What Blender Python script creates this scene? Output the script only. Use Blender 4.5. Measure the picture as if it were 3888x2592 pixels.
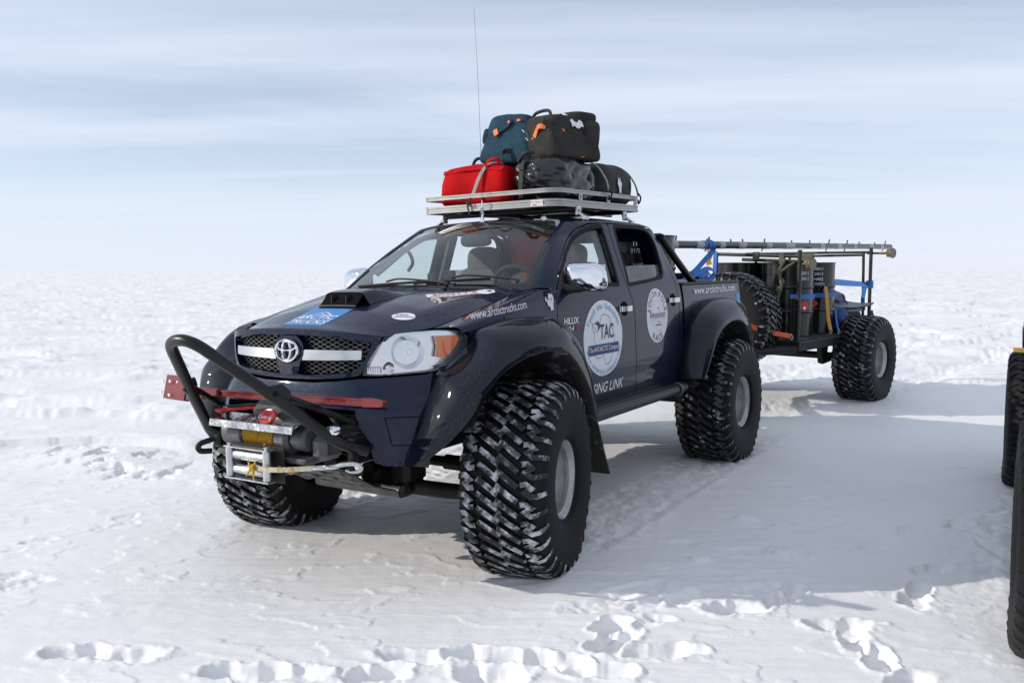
import bpy, math, random
import numpy as np
from mathutils import Vector, Matrix, Euler
from mathutils.geometry import delaunay_2d_cdt
for o in list(bpy.data.objects): bpy.data.objects.remove(o)
scene = bpy.context.scene
COL = scene.collection
R = math.radians
random.seed(7); RNG = np.random.default_rng(7)

NX, NY = 4.443, .35        # where the neighbouring truck stands
# ---------------------------------------------------------------- camera
CAM = np.array([3.3317, -3.9236, 1.6344]); YAW, PITCH, ROLL = .567, -.0876, -.003
cd = bpy.data.cameras.new('camera'); cam = bpy.data.objects.new('camera', cd); COL.objects.link(cam)
fw = Vector((-math.sin(YAW)*math.cos(PITCH), math.cos(YAW)*math.cos(PITCH), math.sin(PITCH)))
rt = Vector((math.cos(YAW), math.sin(YAW), 0)); up = rt.cross(fw)
c_, s_ = math.cos(ROLL), math.sin(ROLL)
r2 = c_*rt+s_*up; u2 = -s_*rt+c_*up
cam.matrix_world = Matrix.Translation(Vector(CAM)) @ Matrix((r2, u2, -fw)).transposed().to_4x4()
cd.sensor_width = 36; cd.lens = 3204.49/3888*36; cd.clip_start = .05; cd.clip_end = 60000
scene.camera = cam
scene.render.resolution_x = 1024; scene.render.resolution_y = 682

# ---------------------------------------------------------------- sky, sun, exposure
SUN_EL = R(24); SUN_AZ = math.atan2(-.582, -.813)          # sun stands ahead and to the far side of the truck
sun_dir = Vector((math.cos(SUN_EL)*math.cos(SUN_AZ), math.cos(SUN_EL)*math.sin(SUN_AZ), math.sin(SUN_EL)))
world = bpy.data.worlds.new('World'); scene.world = world; world.use_nodes = True
wn = world.node_tree.nodes; wl = world.node_tree.links; wn.clear()
sky = wn.new('ShaderNodeTexSky'); sky.sky_type = 'NISHITA'; sky.sun_disc = False
sky.sun_elevation = SUN_EL; sky.sun_rotation = math.atan2(sun_dir.x, sun_dir.y)
sky.altitude = 2000; sky.air_density = 1.0; sky.dust_density = .2; sky.ozone_density = 1.4
def wnode(t, **k):
    n = wn.new(t)
    for a, b in k.items(): setattr(n, a, b)
    return n
def wmath(op, a, b=None, c=None):
    n = wnode('ShaderNodeMath', operation=op)
    for i, v in enumerate((a, b, c)):
        if v is None: continue
        if isinstance(v, (int, float)): n.inputs[i].default_value = v
        else: wl.new(v, n.inputs[i])
    return n.outputs[0]
# thin cirrostratus: streaked noise on a flat layer high above, whitening the blue
tc = wnode('ShaderNodeTexCoord'); sep = wnode('ShaderNodeSeparateXYZ'); wl.new(tc.outputs['Generated'], sep.inputs[0])
zz = wmath('ADD', wmath('MAXIMUM', sep.outputs[2], 0.0), .045)
cmb = wnode('ShaderNodeCombineXYZ'); wl.new(wmath('DIVIDE', sep.outputs[0], zz), cmb.inputs[0]); wl.new(wmath('DIVIDE', sep.outputs[1], zz), cmb.inputs[1])
rot1 = wnode('ShaderNodeMapping'); wl.new(cmb.outputs[0], rot1.inputs[0]); rot1.inputs['Rotation'].default_value = (0, 0, R(-36))
mp = wnode('ShaderNodeMapping'); wl.new(rot1.outputs[0], mp.inputs[0]); mp.inputs['Scale'].default_value = (.22, .62, 1); mp.inputs['Location'].default_value = (3.1, .4, 0)
n1 = wnode('ShaderNodeTexNoise'); wl.new(mp.outputs[0], n1.inputs[0]); n1.inputs['Scale'].default_value = .85; n1.inputs['Detail'].default_value = 7; n1.inputs['Roughness'].default_value = .56; n1.inputs['Distortion'].default_value = .35
rot2 = wnode('ShaderNodeMapping'); wl.new(cmb.outputs[0], rot2.inputs[0]); rot2.inputs['Rotation'].default_value = (0, 0, R(-27))
mp2 = wnode('ShaderNodeMapping'); wl.new(rot2.outputs[0], mp2.inputs[0]); mp2.inputs['Scale'].default_value = (.16, 1.0, 1)
n2 = wnode('ShaderNodeTexNoise'); wl.new(mp2.outputs[0], n2.inputs[0]); n2.inputs['Scale'].default_value = 1.5; n2.inputs['Detail'].default_value = 5; n2.inputs['Roughness'].default_value = .55
cl = wmath('ADD', wmath('MULTIPLY', n1.outputs['Fac'], .72), wmath('MULTIPLY', n2.outputs['Fac'], .28))
rmp = wnode('ShaderNodeMapRange'); wl.new(cl, rmp.inputs[0]); rmp.inputs[1].default_value = .39; rmp.inputs[2].default_value = .60; rmp.inputs[3].default_value = .50; rmp.inputs[4].default_value = .93
low = wnode('ShaderNodeMapRange', interpolation_type='SMOOTHSTEP'); wl.new(sep.outputs[2], low.inputs[0]); low.inputs[1].default_value = -.02; low.inputs[2].default_value = .17; low.inputs[3].default_value = .78; low.inputs[4].default_value = 0
fac = wmath('SUBTRACT', 1.0, wmath('MULTIPLY', wmath('SUBTRACT', 1.0, rmp.outputs[0]), wmath('SUBTRACT', 1.0, low.outputs[0])))   # the veil thickens towards the horizon
mix = wnode('ShaderNodeMix', data_type='RGBA')
wl.new(fac, mix.inputs['Factor']); wl.new(sky.outputs[0], mix.inputs[6])
mix.inputs[7].default_value = (6.45, 7.0, 8.1, 1)
bg = wnode('ShaderNodeBackground'); wl.new(mix.outputs[2], bg.inputs[0]); bg.inputs[1].default_value = .15
wo = wnode('ShaderNodeOutputWorld'); wl.new(bg.outputs[0], wo.inputs[0])
sd = bpy.data.lights.new('sun', 'SUN'); sd.energy = 4.0; sd.angle = R(.55); sd.color = (1, .93, .845)
sun = bpy.data.objects.new('sun', sd); COL.objects.link(sun); sun.rotation_euler = sun_dir.to_track_quat('Z', 'Y').to_euler(); sun.location = (-20, -15, 20)
vs = scene.view_settings; vs.view_transform = 'Standard'; vs.look = 'None'; vs.exposure = -.29; vs.gamma = 1; vs.use_curve_mapping = False
try:
    scene.cycles.max_bounces = 8; scene.cycles.transparent_max_bounces = 16; scene.cycles.caustics_reflective = False; scene.cycles.caustics_refractive = False
except Exception: pass

# ---------------------------------------------------------------- materials
MATS = {}
def new_mat(name):
    m = bpy.data.materials.new(name); m.use_nodes = True; m.node_tree.nodes.clear()
    return m, m.node_tree.nodes, m.node_tree.links
def bsdf(name, col, rough=.5, metal=0, coat=0, spec=.5, noise=None, bump=None, sheen=0, coat_rough=.05, emit=None, trans=0):
    """Principled material; noise=(scale, dark factor, light factor, detail), bump=(scale, strength, distance)"""
    m, N, L = new_mat(name)
    p = N.new('ShaderNodeBsdfPrincipled'); o = N.new('ShaderNodeOutputMaterial'); L.new(p.outputs[0], o.inputs[0])
    p.inputs['Base Color'].default_value = (*col, 1); p.inputs['Roughness'].default_value = rough; p.inputs['Metallic'].default_value = metal
    p.inputs['Coat Weight'].default_value = coat; p.inputs['Coat Roughness'].default_value = coat_rough; p.inputs['Specular IOR Level'].default_value = spec
    p.inputs['Sheen Weight'].default_value = sheen
    t = N.new('ShaderNodeTexCoord')
    if noise:
        n = N.new('ShaderNodeTexNoise'); n.inputs['Scale'].default_value = noise[0]; n.inputs['Detail'].default_value = noise[3] if len(noise) > 3 else 5; n.inputs['Roughness'].default_value = .6
        L.new(t.outputs['Object'], n.inputs[0])
        r = N.new('ShaderNodeValToRGB'); L.new(n.outputs['Fac'], r.inputs[0])
        r.color_ramp.elements[0].position = .32; r.color_ramp.elements[1].position = .68
        r.color_ramp.elements[0].color = (*[c*noise[1] for c in col], 1); r.color_ramp.elements[1].color = (*[min(1, c*noise[2]) for c in col], 1)
        L.new(r.outputs[0], p.inputs['Base Color'])
    if bump:
        n = N.new('ShaderNodeTexNoise'); n.inputs['Scale'].default_value = bump[0]; n.inputs['Detail'].default_value = 6
        L.new(t.outputs['Object'], n.inputs[0])
        b = N.new('ShaderNodeBump'); b.inputs['Strength'].default_value = bump[1]; b.inputs['Distance'].default_value = bump[2]
        L.new(n.outputs['Fac'], b.inputs['Height']); L.new(b.outputs[0], p.inputs['Normal'])
    MATS[name] = m
    return m
def dusted(name, col, rough, metal, coat, dust, scale, lo, hi, amount, spec=.5, fine=None, coat_rough=.06, bump=None):
    """base material with patches of another colour (snow, ice specks, road dirt) laid on by noise"""
    m, N, L = new_mat(name)
    p = N.new('ShaderNodeBsdfPrincipled'); o = N.new('ShaderNodeOutputMaterial'); L.new(p.outputs[0], o.inputs[0])
    p.inputs['Metallic'].default_value = metal; p.inputs['Specular IOR Level'].default_value = spec; p.inputs['Coat Roughness'].default_value = coat_rough
    t = N.new('ShaderNodeTexCoord')
    n = N.new('ShaderNodeTexNoise'); n.inputs['Scale'].default_value = scale; n.inputs['Detail'].default_value = 8; n.inputs['Roughness'].default_value = .68
    L.new(t.outputs['Object'], n.inputs[0])
    mr = N.new('ShaderNodeMapRange'); L.new(n.outputs['Fac'], mr.inputs[0]); mr.inputs[1].default_value = lo; mr.inputs[2].default_value = hi; mr.inputs[3].default_value = 0; mr.inputs[4].default_value = amount
    fac = mr.outputs[0]
    if fine:   # isolated small specks: fine=(voronoi scale, radius, density mask scale)
        v = N.new('ShaderNodeTexVoronoi'); v.inputs['Scale'].default_value = fine[0]; L.new(t.outputs['Object'], v.inputs[0])
        c = N.new('ShaderNodeMapRange'); L.new(v.outputs['Distance'], c.inputs[0]); c.inputs[1].default_value = fine[1]; c.inputs[2].default_value = fine[1]*.35; c.inputs[3].default_value = 0; c.inputs[4].default_value = .38
        k = N.new('ShaderNodeTexNoise'); k.inputs['Scale'].default_value = fine[2]; k.inputs['Detail'].default_value = 4; L.new(t.outputs['Object'], k.inputs[0])
        kr = N.new('ShaderNodeMapRange'); L.new(k.outputs['Fac'], kr.inputs[0]); kr.inputs[1].default_value = .44; kr.inputs[2].default_value = .66
        q = N.new('ShaderNodeMath'); q.operation = 'MULTIPLY'; L.new(c.outputs[0], q.inputs[0]); L.new(kr.outputs[0], q.inputs[1])
        a = N.new('ShaderNodeMath'); a.operation = 'MAXIMUM'; L.new(fac, a.inputs[0]); L.new(q.outputs[0], a.inputs[1]); fac = a.outputs[0]
    mx = N.new('ShaderNodeMix'); mx.data_type = 'RGBA'; L.new(fac, mx.inputs['Factor']); mx.inputs[6].default_value = (*col, 1); mx.inputs[7].default_value = (*dust, 1)
    L.new(mx.outputs[2], p.inputs['Base Color'])
    r = N.new('ShaderNodeMapRange'); L.new(fac, r.inputs[0]); r.inputs[3].default_value = rough; r.inputs[4].default_value = .8; L.new(r.outputs[0], p.inputs['Roughness'])
    if coat:
        r = N.new('ShaderNodeMapRange'); L.new(fac, r.inputs[0]); r.inputs[3].default_value = coat; r.inputs[4].default_value = 0; L.new(r.outputs[0], p.inputs['Coat Weight'])
    if bump:
        n = N.new('ShaderNodeTexNoise'); n.inputs['Scale'].default_value = bump[0]; n.inputs['Detail'].default_value = 5; L.new(t.outputs['Object'], n.inputs[0])
        b = N.new('ShaderNodeBump'); b.inputs['Strength'].default_value = bump[1]; b.inputs['Distance'].default_value = bump[2]; L.new(n.outputs['Fac'], b.inputs['Height']); L.new(b.outputs[0], p.inputs['Normal'])
    MATS[name] = m
    return m
def glass(name, tint, refl=1.0, rough=.0, dirt=.03):
    m, N, L = new_mat(name)
    o = N.new('ShaderNodeOutputMaterial'); tr = N.new('ShaderNodeBsdfTransparent'); tr.inputs[0].default_value = (*tint, 1)
    g = N.new('ShaderNodeBsdfGlossy'); g.inputs['Roughness'].default_value = rough; g.inputs['Color'].default_value = (refl, refl, refl, 1)
    f = N.new('ShaderNodeFresnel'); ge = N.new('ShaderNodeNewGeometry'); ir = N.new('ShaderNodeMapRange'); L.new(ge.outputs['Backfacing'], ir.inputs[0]); ir.inputs[3].default_value = 1.52; ir.inputs[4].default_value = 1/1.52; L.new(ir.outputs[0], f.inputs[0])   # a thin sheet: same reflection from both sides
    k = N.new('ShaderNodeMath'); k.operation = 'MULTIPLY_ADD'; L.new(f.outputs[0], k.inputs[0]); k.inputs[1].default_value = 1.1; k.inputs[2].default_value = .0; k.use_clamp = True
    ms = N.new('ShaderNodeMixShader'); L.new(k.outputs[0], ms.inputs[0]); L.new(tr.outputs[0], ms.inputs[1]); L.new(g.outputs[0], ms.inputs[2])
    d = N.new('ShaderNodeBsdfDiffuse'); d.inputs[0].default_value = (.75, .77, .8, 1)
    t = N.new('ShaderNodeTexCoord'); n = N.new('ShaderNodeTexNoise'); n.inputs['Scale'].default_value = 6; n.inputs['Detail'].default_value = 9; n.inputs['Roughness'].default_value = .8; L.new(t.outputs['Object'], n.inputs[0])
    r = N.new('ShaderNodeMapRange'); L.new(n.outputs['Fac'], r.inputs[0]); r.inputs[1].default_value = .45; r.inputs[2].default_value = .75; r.inputs[3].default_value = dirt*.4; r.inputs[4].default_value = dirt*2.5
    m2 = N.new('ShaderNodeMixShader'); L.new(r.outputs[0], m2.inputs[0]); L.new(ms.outputs[0], m2.inputs[1]); L.new(d.outputs[0], m2.inputs[2])
    L.new(m2.outputs[0], o.inputs[0]); MATS[name] = m
    return m
NAVY = (.0022, .0072, .027)
dusted('navy_paint', NAVY, .45, .2, .62, (.62, .64, .68), 3.2, .62, .95, .04, spec=.06, fine=(110, .16, 2.2), coat_rough=.02)
dusted('navy_front', NAVY, .45, .2, .62, (.66, .66, .66), 2.6, .58, .95, .04, spec=.06, fine=(85, .20, 1.6), coat_rough=.02)
dusted('navy_flare', (.0020, .0046, .012), .5, .0, .62, (.55, .55, .54), 3.0, .60, .95, .04, spec=.06, fine=(95, .18, 1.8), coat_rough=.03)
dusted('black_plastic', (.012, .012, .013), .55, 0, 0, (.45, .46, .48), 5, .60, .9, .25)
bsdf('black_rubber', (.006, .006, .0065), .7, spec=.25, noise=(20, .7, 1.4))
bsdf('void_black', (.004, .004, .004), .9, spec=.1)
bsdf('chassis_black', (.009, .0085, .0085), .6, spec=.3, noise=(9, .5, 2.2), bump=(40, .3, .004))
dusted('underbody_ice', (.02, .019, .018), .6, 0, 0, (.55, .57, .6), 9, .55, .75, .6, bump=(30, .4, .006))
bsdf('chrome', (.82, .83, .85), .07, 1)
bsdf('handle_chrome', (.70, .71, .73), .22, .75)
bsdf('dented_chrome', (.66, .65, .63), .12, 1, noise=(18, .6, 1.15), bump=(6, .8, .03))
bsdf('lamp_housing', (.74, .75, .77), .14, 1)
bsdf('lamp_face', (.16, .15, .13), .3, .5)
bsdf('brushed_chrome', (.62, .64, .67), .26, 1, noise=(30, .9, 1.08))
dusted('silver_bar', (.55, .57, .60), .28, .8, .3, (.35, .30, .27), 12, .66, .8, .5)
bsdf('mesh_steel', (.13, .13, .13), .35, .7, noise=(20, .7, 1.3))
bsdf('rim_alloy', (.46, .46, .45), .40, .7, noise=(9, .7, 1.15))
bsdf('alu_rack', (.36, .355, .34), .40, .7, noise=(8, .88, 1.08))
bsdf('steel_zinc', (.55, .57, .58), .34, .85, noise=(22, .8, 1.1))
bsdf('powder_black', (.0045, .0045, .005), .36, 0, .0, spec=.35, noise=(14, .7, 1.6))
bsdf('interior_grey', (.04, .04, .039), .85, noise=(20, .8, 1.2))
bsdf('interior_dark', (.018, .018, .018), .8)
bsdf('seat_fabric', (.16, .155, .14), .95, noise=(60, .8, 1.2), bump=(160, .4, .002))
bsdf('red_jack', (.17, .008, .008), .42, 0, .2, spec=.3, noise=(18, .65, 1.25))
bsdf('rope_yellow', (.62, .36, .035), .8, noise=(40, .6, 1.2))
bsdf('rope_pale', (.52, .47, .36), .85, noise=(70, .6, 1.2))
bsdf('wire_red', (.42, .01, .012), .4); bsdf('wire_black', (.01, .01, .01), .4)
bsdf('badge_red', (.55, .02, .01), .3, coat=.5)
bsdf('winch_grey', (.085, .085, .085), .45, .2, noise=(16, .6, 1.5))
bsdf('white_vinyl', (.78, .79, .82), .4, noise=(14, .95, 1.02)); bsdf('pale_vinyl', (.64, .67, .70), .45)
bsdf('blue_vinyl', (.045, .22, .52), .45, noise=(10, .9, 1.08)); bsdf('sky_vinyl', (.10, .34, .66), .5)
bsdf('purple_vinyl', (.035, .016, .12), .45); bsdf('grey_vinyl', (.10, .10, .12), .5); bsdf('red_vinyl', (.42, .03, .03), .5)
bsdf('pale_outline', (.16, .15, .24), .5); bsdf('faint_vinyl', (.42, .42, .45), .5)
bsdf('amber_lens', (.75, .13, .008), .18, 0, 1)
glass('lamp_lens', (.93, .94, .95), .9, 0, .0)
glass('screen_glass', (.80, .88, .86), 1.0, 0, .006); glass('side_glass', (.80, .87, .86), 1.0, 0, .006); glass('rear_glass', (.34, .38, .40), 1.0, 0, .10)
bsdf('screen_band', (.004, .02, .018), .25, coat=.6)
dusted('tyre_wall', (.0065, .0065, .0065), .66, 0, 0, (.5, .51, .53), 6, .66, .95, .06, spec=.22, bump=(60, .15, .002))
dusted('tread_snow', (.022, .022, .022), .6, 0, 0, (.72, .74, .77), 13, .47, .66, .85, spec=.3, bump=(90, .5, .003))
dusted('tread_icy', (.010, .010, .010), .40, 0, .25, (.62, .65, .69), 16, .56, .68, .7, spec=.35, bump=(90, .4, .003))
dusted('tread_dark', (.006, .006, .006), .55, 0, 0, (.2, .2, .2), 14, .7, .9, .3, spec=.25)
dusted('tread_side', (.006, .006, .006), .6, 0, 0, (.70, .72, .76), 10, .60, .70, .7, spec=.25)
bsdf('hub_dark', (.02, .02, .02), .5, .3)
bsdf('ply_brown', (.07, .055, .04), .75, noise=(12, .6, 1.3))
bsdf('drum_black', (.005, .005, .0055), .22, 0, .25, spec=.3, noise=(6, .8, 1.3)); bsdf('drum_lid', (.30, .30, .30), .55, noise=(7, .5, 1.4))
bsdf('olive_tube', (.035, .033, .024), .4, .35, noise=(18, .6, 1.5)); bsdf('brass_lamp', (.20, .16, .08), .4, .6, noise=(20, .6, 1.2))
bsdf('strap_blue', (.018, .13, .42), .6, noise=(50, .85, 1.1)); bsdf('strap_orange', (.62, .105, .018), .65, noise=(50, .85, 1.1)); bsdf('strap_yellow', (.50, .25, .045), .65, noise=(40, .8, 1.1))
bsdf('strap_grey', (.30, .28, .25), .8, noise=(80, .6, 1.2)); bsdf('strap_green', (.10, .105, .065), .8, noise=(60, .7, 1.2))
bsdf('pipe_dark', (.030, .031, .032), .38, .3, .3, noise=(7, .6, 1.7)); bsdf('pipe_tape', (.36, .37, .38), .5, noise=(30, .7, 1.15))
bsdf('red_cloth', (.46, .004, .006), .8, spec=.12, noise=(9, .8, 1.15), bump=(220, .5, .0012))
bsdf('blue_cloth', (.018, .050, .075), .85, spec=.15, noise=(12, .75, 1.25), bump=(260, .5, .0012))
bsdf('charcoal_cloth', (.036, .034, .032), .85, spec=.15, noise=(14, .75, 1.3), bump=(240, .5, .0012))
bsdf('black_tarp', (.010, .010, .011), .30, 0, .25, noise=(10, .7, 1.4), bump=(26, .35, .006))
bsdf('black_cloth', (.012, .012, .013), .7, noise=(12, .7, 1.4)); bsdf('orange_leather', (.70, .16, .02), .6, noise=(20, .85, 1.1))
bsdf('webbing', (.014, .014, .014), .7); bsdf('paper_white', (.75, .75, .74), .8); bsdf('wood_yellow', (.45, .27, .06), .6, noise=(10, .8, 1.15))
bsdf('reflection_red', (.34, .035, .018), .85, noise=(6, .6, 1.3)); bsdf('grey_sheet', (.20, .205, .22), .5, noise=(8, .8, 1.15)); bsdf('tarp_blue', (.02, .06, .20), .6)
bsdf('bundle_violet', (.20, .19, .30), .8, noise=(12, .8, 1.2))
bsdf('diamond_red', (.45, .012, .012), .5); bsdf('log_dark', (.045, .042, .038), .8, noise=(10, .5, 1.6))

# ---------------------------------------------------------------- object helpers
def prop(o, label=None, cat=None, group=None, kind=None):
    if label: o['label'] = label
    if cat: o['category'] = cat
    if group: o['group'] = group
    if kind: o['kind'] = kind
    return o
def empty(name, loc=(0, 0, 0), rot=(0, 0, 0), parent=None):
    o = bpy.data.objects.new(name, None); COL.objects.link(o); o.location = loc; o.rotation_euler = rot; o.parent = parent; o.empty_display_size = .1
    return o
def raw(name, V, F, mat, parent=None, smooth=True, normals=None, mi=None):
    me = bpy.data.meshes.new(name); me.from_pydata([tuple(map(float, v)) for v in V], [], [tuple(int(i) for i in f) for f in F])
    for m in (mat if isinstance(mat, (list, tuple)) else [mat]): me.materials.append(MATS[m])
    if mi is not None: me.polygons.foreach_set('material_index', np.asarray(mi, np.int32))
    me.polygons.foreach_set('use_smooth', np.full(len(me.polygons), bool(smooth)))
    if normals is not None: me.normals_split_custom_set_from_vertices([tuple(map(float, n)) for n in normals])
    me.update()
    o = bpy.data.objects.new(name, me); COL.objects.link(o); o.parent = parent
    return o
def auto_smooth(me, ang=35):
    me.set_sharp_from_angle(angle=R(ang))
def frame_along(d):
    d = np.asarray(d, float); d = d/np.linalg.norm(d)
    a = np.array([0, 0, 1.]) if abs(d[2]) < .9 else np.array([1., 0, 0])
    u = np.cross(a, d); u /= np.linalg.norm(u)
    return d, u, np.cross(d, u)
class MB:
    """collects simple shapes into one mesh"""
    def __init__(s): s.V = []; s.F = []; s.M = []; s.n = 0; s.m = 0
    def add(s, V, F):
        V = np.asarray(V, float); s.V.append(V); s.F += [tuple(int(i)+s.n for i in f) for f in F]; s.M += [s.m]*len(F); s.n += len(V)
        return s
    def box(s, c, d, bev=.0, rot=None):
        hx, hy, hz = [k/2 for k in d]; b = min(bev, hx*.9, hy*.9, hz*.9)
        if b <= 0:
            V = np.array([(x, y, z) for x in (-hx, hx) for y in (-hy, hy) for z in (-hz, hz)])
            F = [(0,1,3,2),(4,6,7,5),(0,4,5,1),(2,3,7,6),(0,2,6,4),(1,5,7,3)]
        else:
            V = []; idx = {}
            for sx in (-1, 1):
                for sy in (-1, 1):
                    for sz in (-1, 1):
                        for k, p in enumerate(((hx, hy-b, hz-b), (hx-b, hy, hz-b), (hx-b, hy-b, hz))):
                            idx[(sx, sy, sz, k)] = len(V); V.append((sx*p[0], sy*p[1], sz*p[2]))
            F = []
            for sx in (-1, 1): F.append([idx[(sx, a, c2, 0)] for a, c2 in ((-1,-1),(1,-1),(1,1),(-1,1))][::sx])
            for sy in (-1, 1): F.append([idx[(a, sy, c2, 1)] for a, c2 in ((-1,-1),(-1,1),(1,1),(1,-1))][::sy])
            for sz in (-1, 1): F.append([idx[(a, c2, sz, 2)] for a, c2 in ((-1,-1),(1,-1),(1,1),(-1,1))][::sz])
            for a in (-1, 1):
                for c2 in (-1, 1):
                    F.append([idx[(a,c2,-1,0)], idx[(a,c2,1,0)], idx[(a,c2,1,1)], idx[(a,c2,-1,1)]][::a*c2])
                    F.append([idx[(a,-1,c2,2)], idx[(a,1,c2,2)], idx[(a,1,c2,0)], idx[(a,-1,c2,0)]][::a*c2])
                    F.append([idx[(-1,a,c2,1)], idx[(1,a,c2,1)], idx[(1,a,c2,2)], idx[(-1,a,c2,2)]][::a*c2])
                    for e in (-1, 1): F.append([idx[(a,c2,e,0)], idx[(a,c2,e,1)], idx[(a,c2,e,2)]][::a*c2*e])
            V = np.array(V)
        if rot is not None: V = V @ np.array(Euler(rot).to_matrix()).T
        return s.add(V+np.asarray(c, float), F)
    def tube(s, P, r, seg=10, closed=False, cap=True, twist=None):
        P = np.asarray(P, float); n = len(P); rr = np.full(n, r) if np.isscalar(r) else np.asarray(r)
        T = np.gradient(P, axis=0) if not closed else (np.roll(P, -1, 0)-np.roll(P, 1, 0))
        T /= np.linalg.norm(T, axis=1)[:, None]+1e-12
        _, u, _ = frame_along(T[0]); V = []
        for i in range(n):
            u = u-T[i]*(u@T[i]); u /= np.linalg.norm(u)+1e-12; w = np.cross(T[i], u)
            a = np.linspace(0, 2*np.pi, seg, endpoint=False)
            V.append(P[i]+rr[i]*(np.cos(a)[:, None]*u+np.sin(a)[:, None]*w))
        V = np.concatenate(V); F = []
        for i in range(n if closed else n-1):
            j = (i+1) % n
            for k in range(seg): F.append((i*seg+k, i*seg+(k+1) % seg, j*seg+(k+1) % seg, j*seg+k))
        if cap and not closed: F.append(tuple(range(seg))[::-1]); F.append(tuple(range((n-1)*seg, n*seg)))
        return s.add(V, F)
    def cyl(s, a, b, r, seg=16, r2=None, bev=0):
        a = np.asarray(a, float); b = np.asarray(b, float); r2 = r if r2 is None else r2
        d = b-a; Ln = np.linalg.norm(d); d = d/Ln
        pr = [(0, r), (Ln, r2)] if not bev else [(0, r-bev), (bev, r), (Ln-bev, r2), (Ln, r2-bev)]
        return s.lathe(pr, a, d, seg, cap=True)
    def lathe(s, prof, o, d, seg=24, cap=False, closed=False):
        """prof: list of (distance along d, radius)"""
        d, u, w = frame_along(d); o = np.asarray(o, float); V = []
        a = np.linspace(0, 2*np.pi, seg, endpoint=False)
        for t, r in prof: V.append(o+d*t+r*(np.cos(a)[:, None]*u+np.sin(a)[:, None]*w))
        n = len(prof); V = np.concatenate(V); F = []
        for i in range(n if closed else n-1):
            j = (i+1) % n
            for k in range(seg): F.append((i*seg+k, i*seg+(k+1) % seg, j*seg+(k+1) % seg, j*seg+k))
        if cap: F.append(tuple(range(seg))[::-1]); F.append(tuple(range((n-1)*seg, n*seg)))
        return s.add(V, F)
    def ribbon(s, P, w, nrm, th=.003):
        """flat band along path P, width w, face normal nrm (vector or per point)"""
        P = np.asarray(P, float); T = np.gradient(P, axis=0); T /= np.linalg.norm(T, axis=1)[:, None]+1e-12
        Nn = np.broadcast_to(np.asarray(nrm, float), P.shape).copy(); Nn -= T*np.sum(T*Nn, 1)[:, None]; Nn /= np.linalg.norm(Nn, axis=1)[:, None]+1e-12
        B = np.cross(T, Nn); ww = np.full(len(P), w) if np.isscalar(w) else np.asarray(w)
        V = np.stack([P-B*ww[:, None]/2, P+B*ww[:, None]/2, P+B*ww[:, None]/2-Nn*th, P-B*ww[:, None]/2-Nn*th], 1).reshape(-1, 3); F = []
        for i in range(len(P)-1):
            for k in range(4): F.append((4*i+k, 4*i+(k+1) % 4, 4*i+4+(k+1) % 4, 4*i+4+k))
        F.append((3, 2, 1, 0)); e = 4*(len(P)-1); F.append((e, e+1, e+2, e+3))
        return s.add(V, F)
    def prism(s, poly, o, u, v, depth):
        """extrude polygon (list of 2D) lying on axes u,v at o along u x v"""
        o, u, v = [np.asarray(k, float) for k in (o, u, v)]; n = np.cross(u, v); n /= np.linalg.norm(n)
        a = np.array([o+u*p[0]+v*p[1] for p in poly]); m = len(a)
        F = [tuple(range(m))[::-1], tuple(range(m, 2*m))]+[(i, (i+1) % m, m+(i+1) % m, m+i) for i in range(m)]
        return s.add(np.r_[a, a+n*depth], F)
    def sphere(s, c, r, seg=14, ring=8, sc=(1, 1, 1)):
        V = []; F = []
        for i in range(ring+1):
            t = math.pi*i/ring
            for k in range(seg):
                a = 2*math.pi*k/seg; V.append((c[0]+sc[0]*r*math.sin(t)*math.cos(a), c[1]+sc[1]*r*math.sin(t)*math.sin(a), c[2]+sc[2]*r*math.cos(t)))
        for i in range(ring):
            for k in range(seg): F.append((i*seg+k, (i+1)*seg+k, (i+1)*seg+(k+1) % seg, i*seg+(k+1) % seg))
        return s.add(V, F)
    def mirror(s):
        """mirrored copy of everything so far about x = 0"""
        V = np.concatenate(s.V).copy(); V[:, 0] *= -1; F = [f[::-1] for f in s.F]; s.add(V, F); return s
    def build(s, name, mat, parent=None, smooth=True, ang=40):
        o = raw(name, np.concatenate(s.V), s.F, mat, parent, smooth, mi=s.M if isinstance(mat, (list, tuple)) else None)
        if smooth: auto_smooth(o.data, ang)
        return o
def bez(P, n=8): return catmull(np.asarray(P, float), n)
def arc_corner(P, r, n=5):
    """polyline with rounded corners"""
    P = np.asarray(P, float); out = [P[0]]
    for i in range(1, len(P)-1):
        a, b, c = P[i-1], P[i], P[i+1]; d1 = (a-b)/np.linalg.norm(a-b); d2 = (c-b)/np.linalg.norm(c-b)
        q = min(r, np.linalg.norm(a-b)*.49, np.linalg.norm(c-b)*.49); s, e = b+d1*q, b+d2*q
        for k in range(n+1):
            t = k/n; out.append((1-t)**2*s+2*t*(1-t)*b+t*t*e)
    out.append(P[-1]); return np.array(out)
def inpoly(pts, poly):
    x, y = pts[:, 0], pts[:, 1]; P = np.asarray(poly); inside = np.zeros(len(pts), bool); j = len(P)-1
    for i in range(len(P)):
        xi, yi = P[i]; xj, yj = P[j]
        if yi != yj: inside ^= ((yi > y) != (yj > y)) & (x < (xj-xi)*(y-yi)/(yj-yi)+xi)
        j = i
    return inside
def densify(poly, h):
    out = []
    for a, b in zip(poly, list(poly[1:])+[poly[0]]):
        a = np.asarray(a, float); b = np.asarray(b, float); n = max(1, int(math.ceil(np.linalg.norm(b-a)/h)))
        for k in range(n): out.append(a+(b-a)*k/n)
    return np.array(out)
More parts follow.
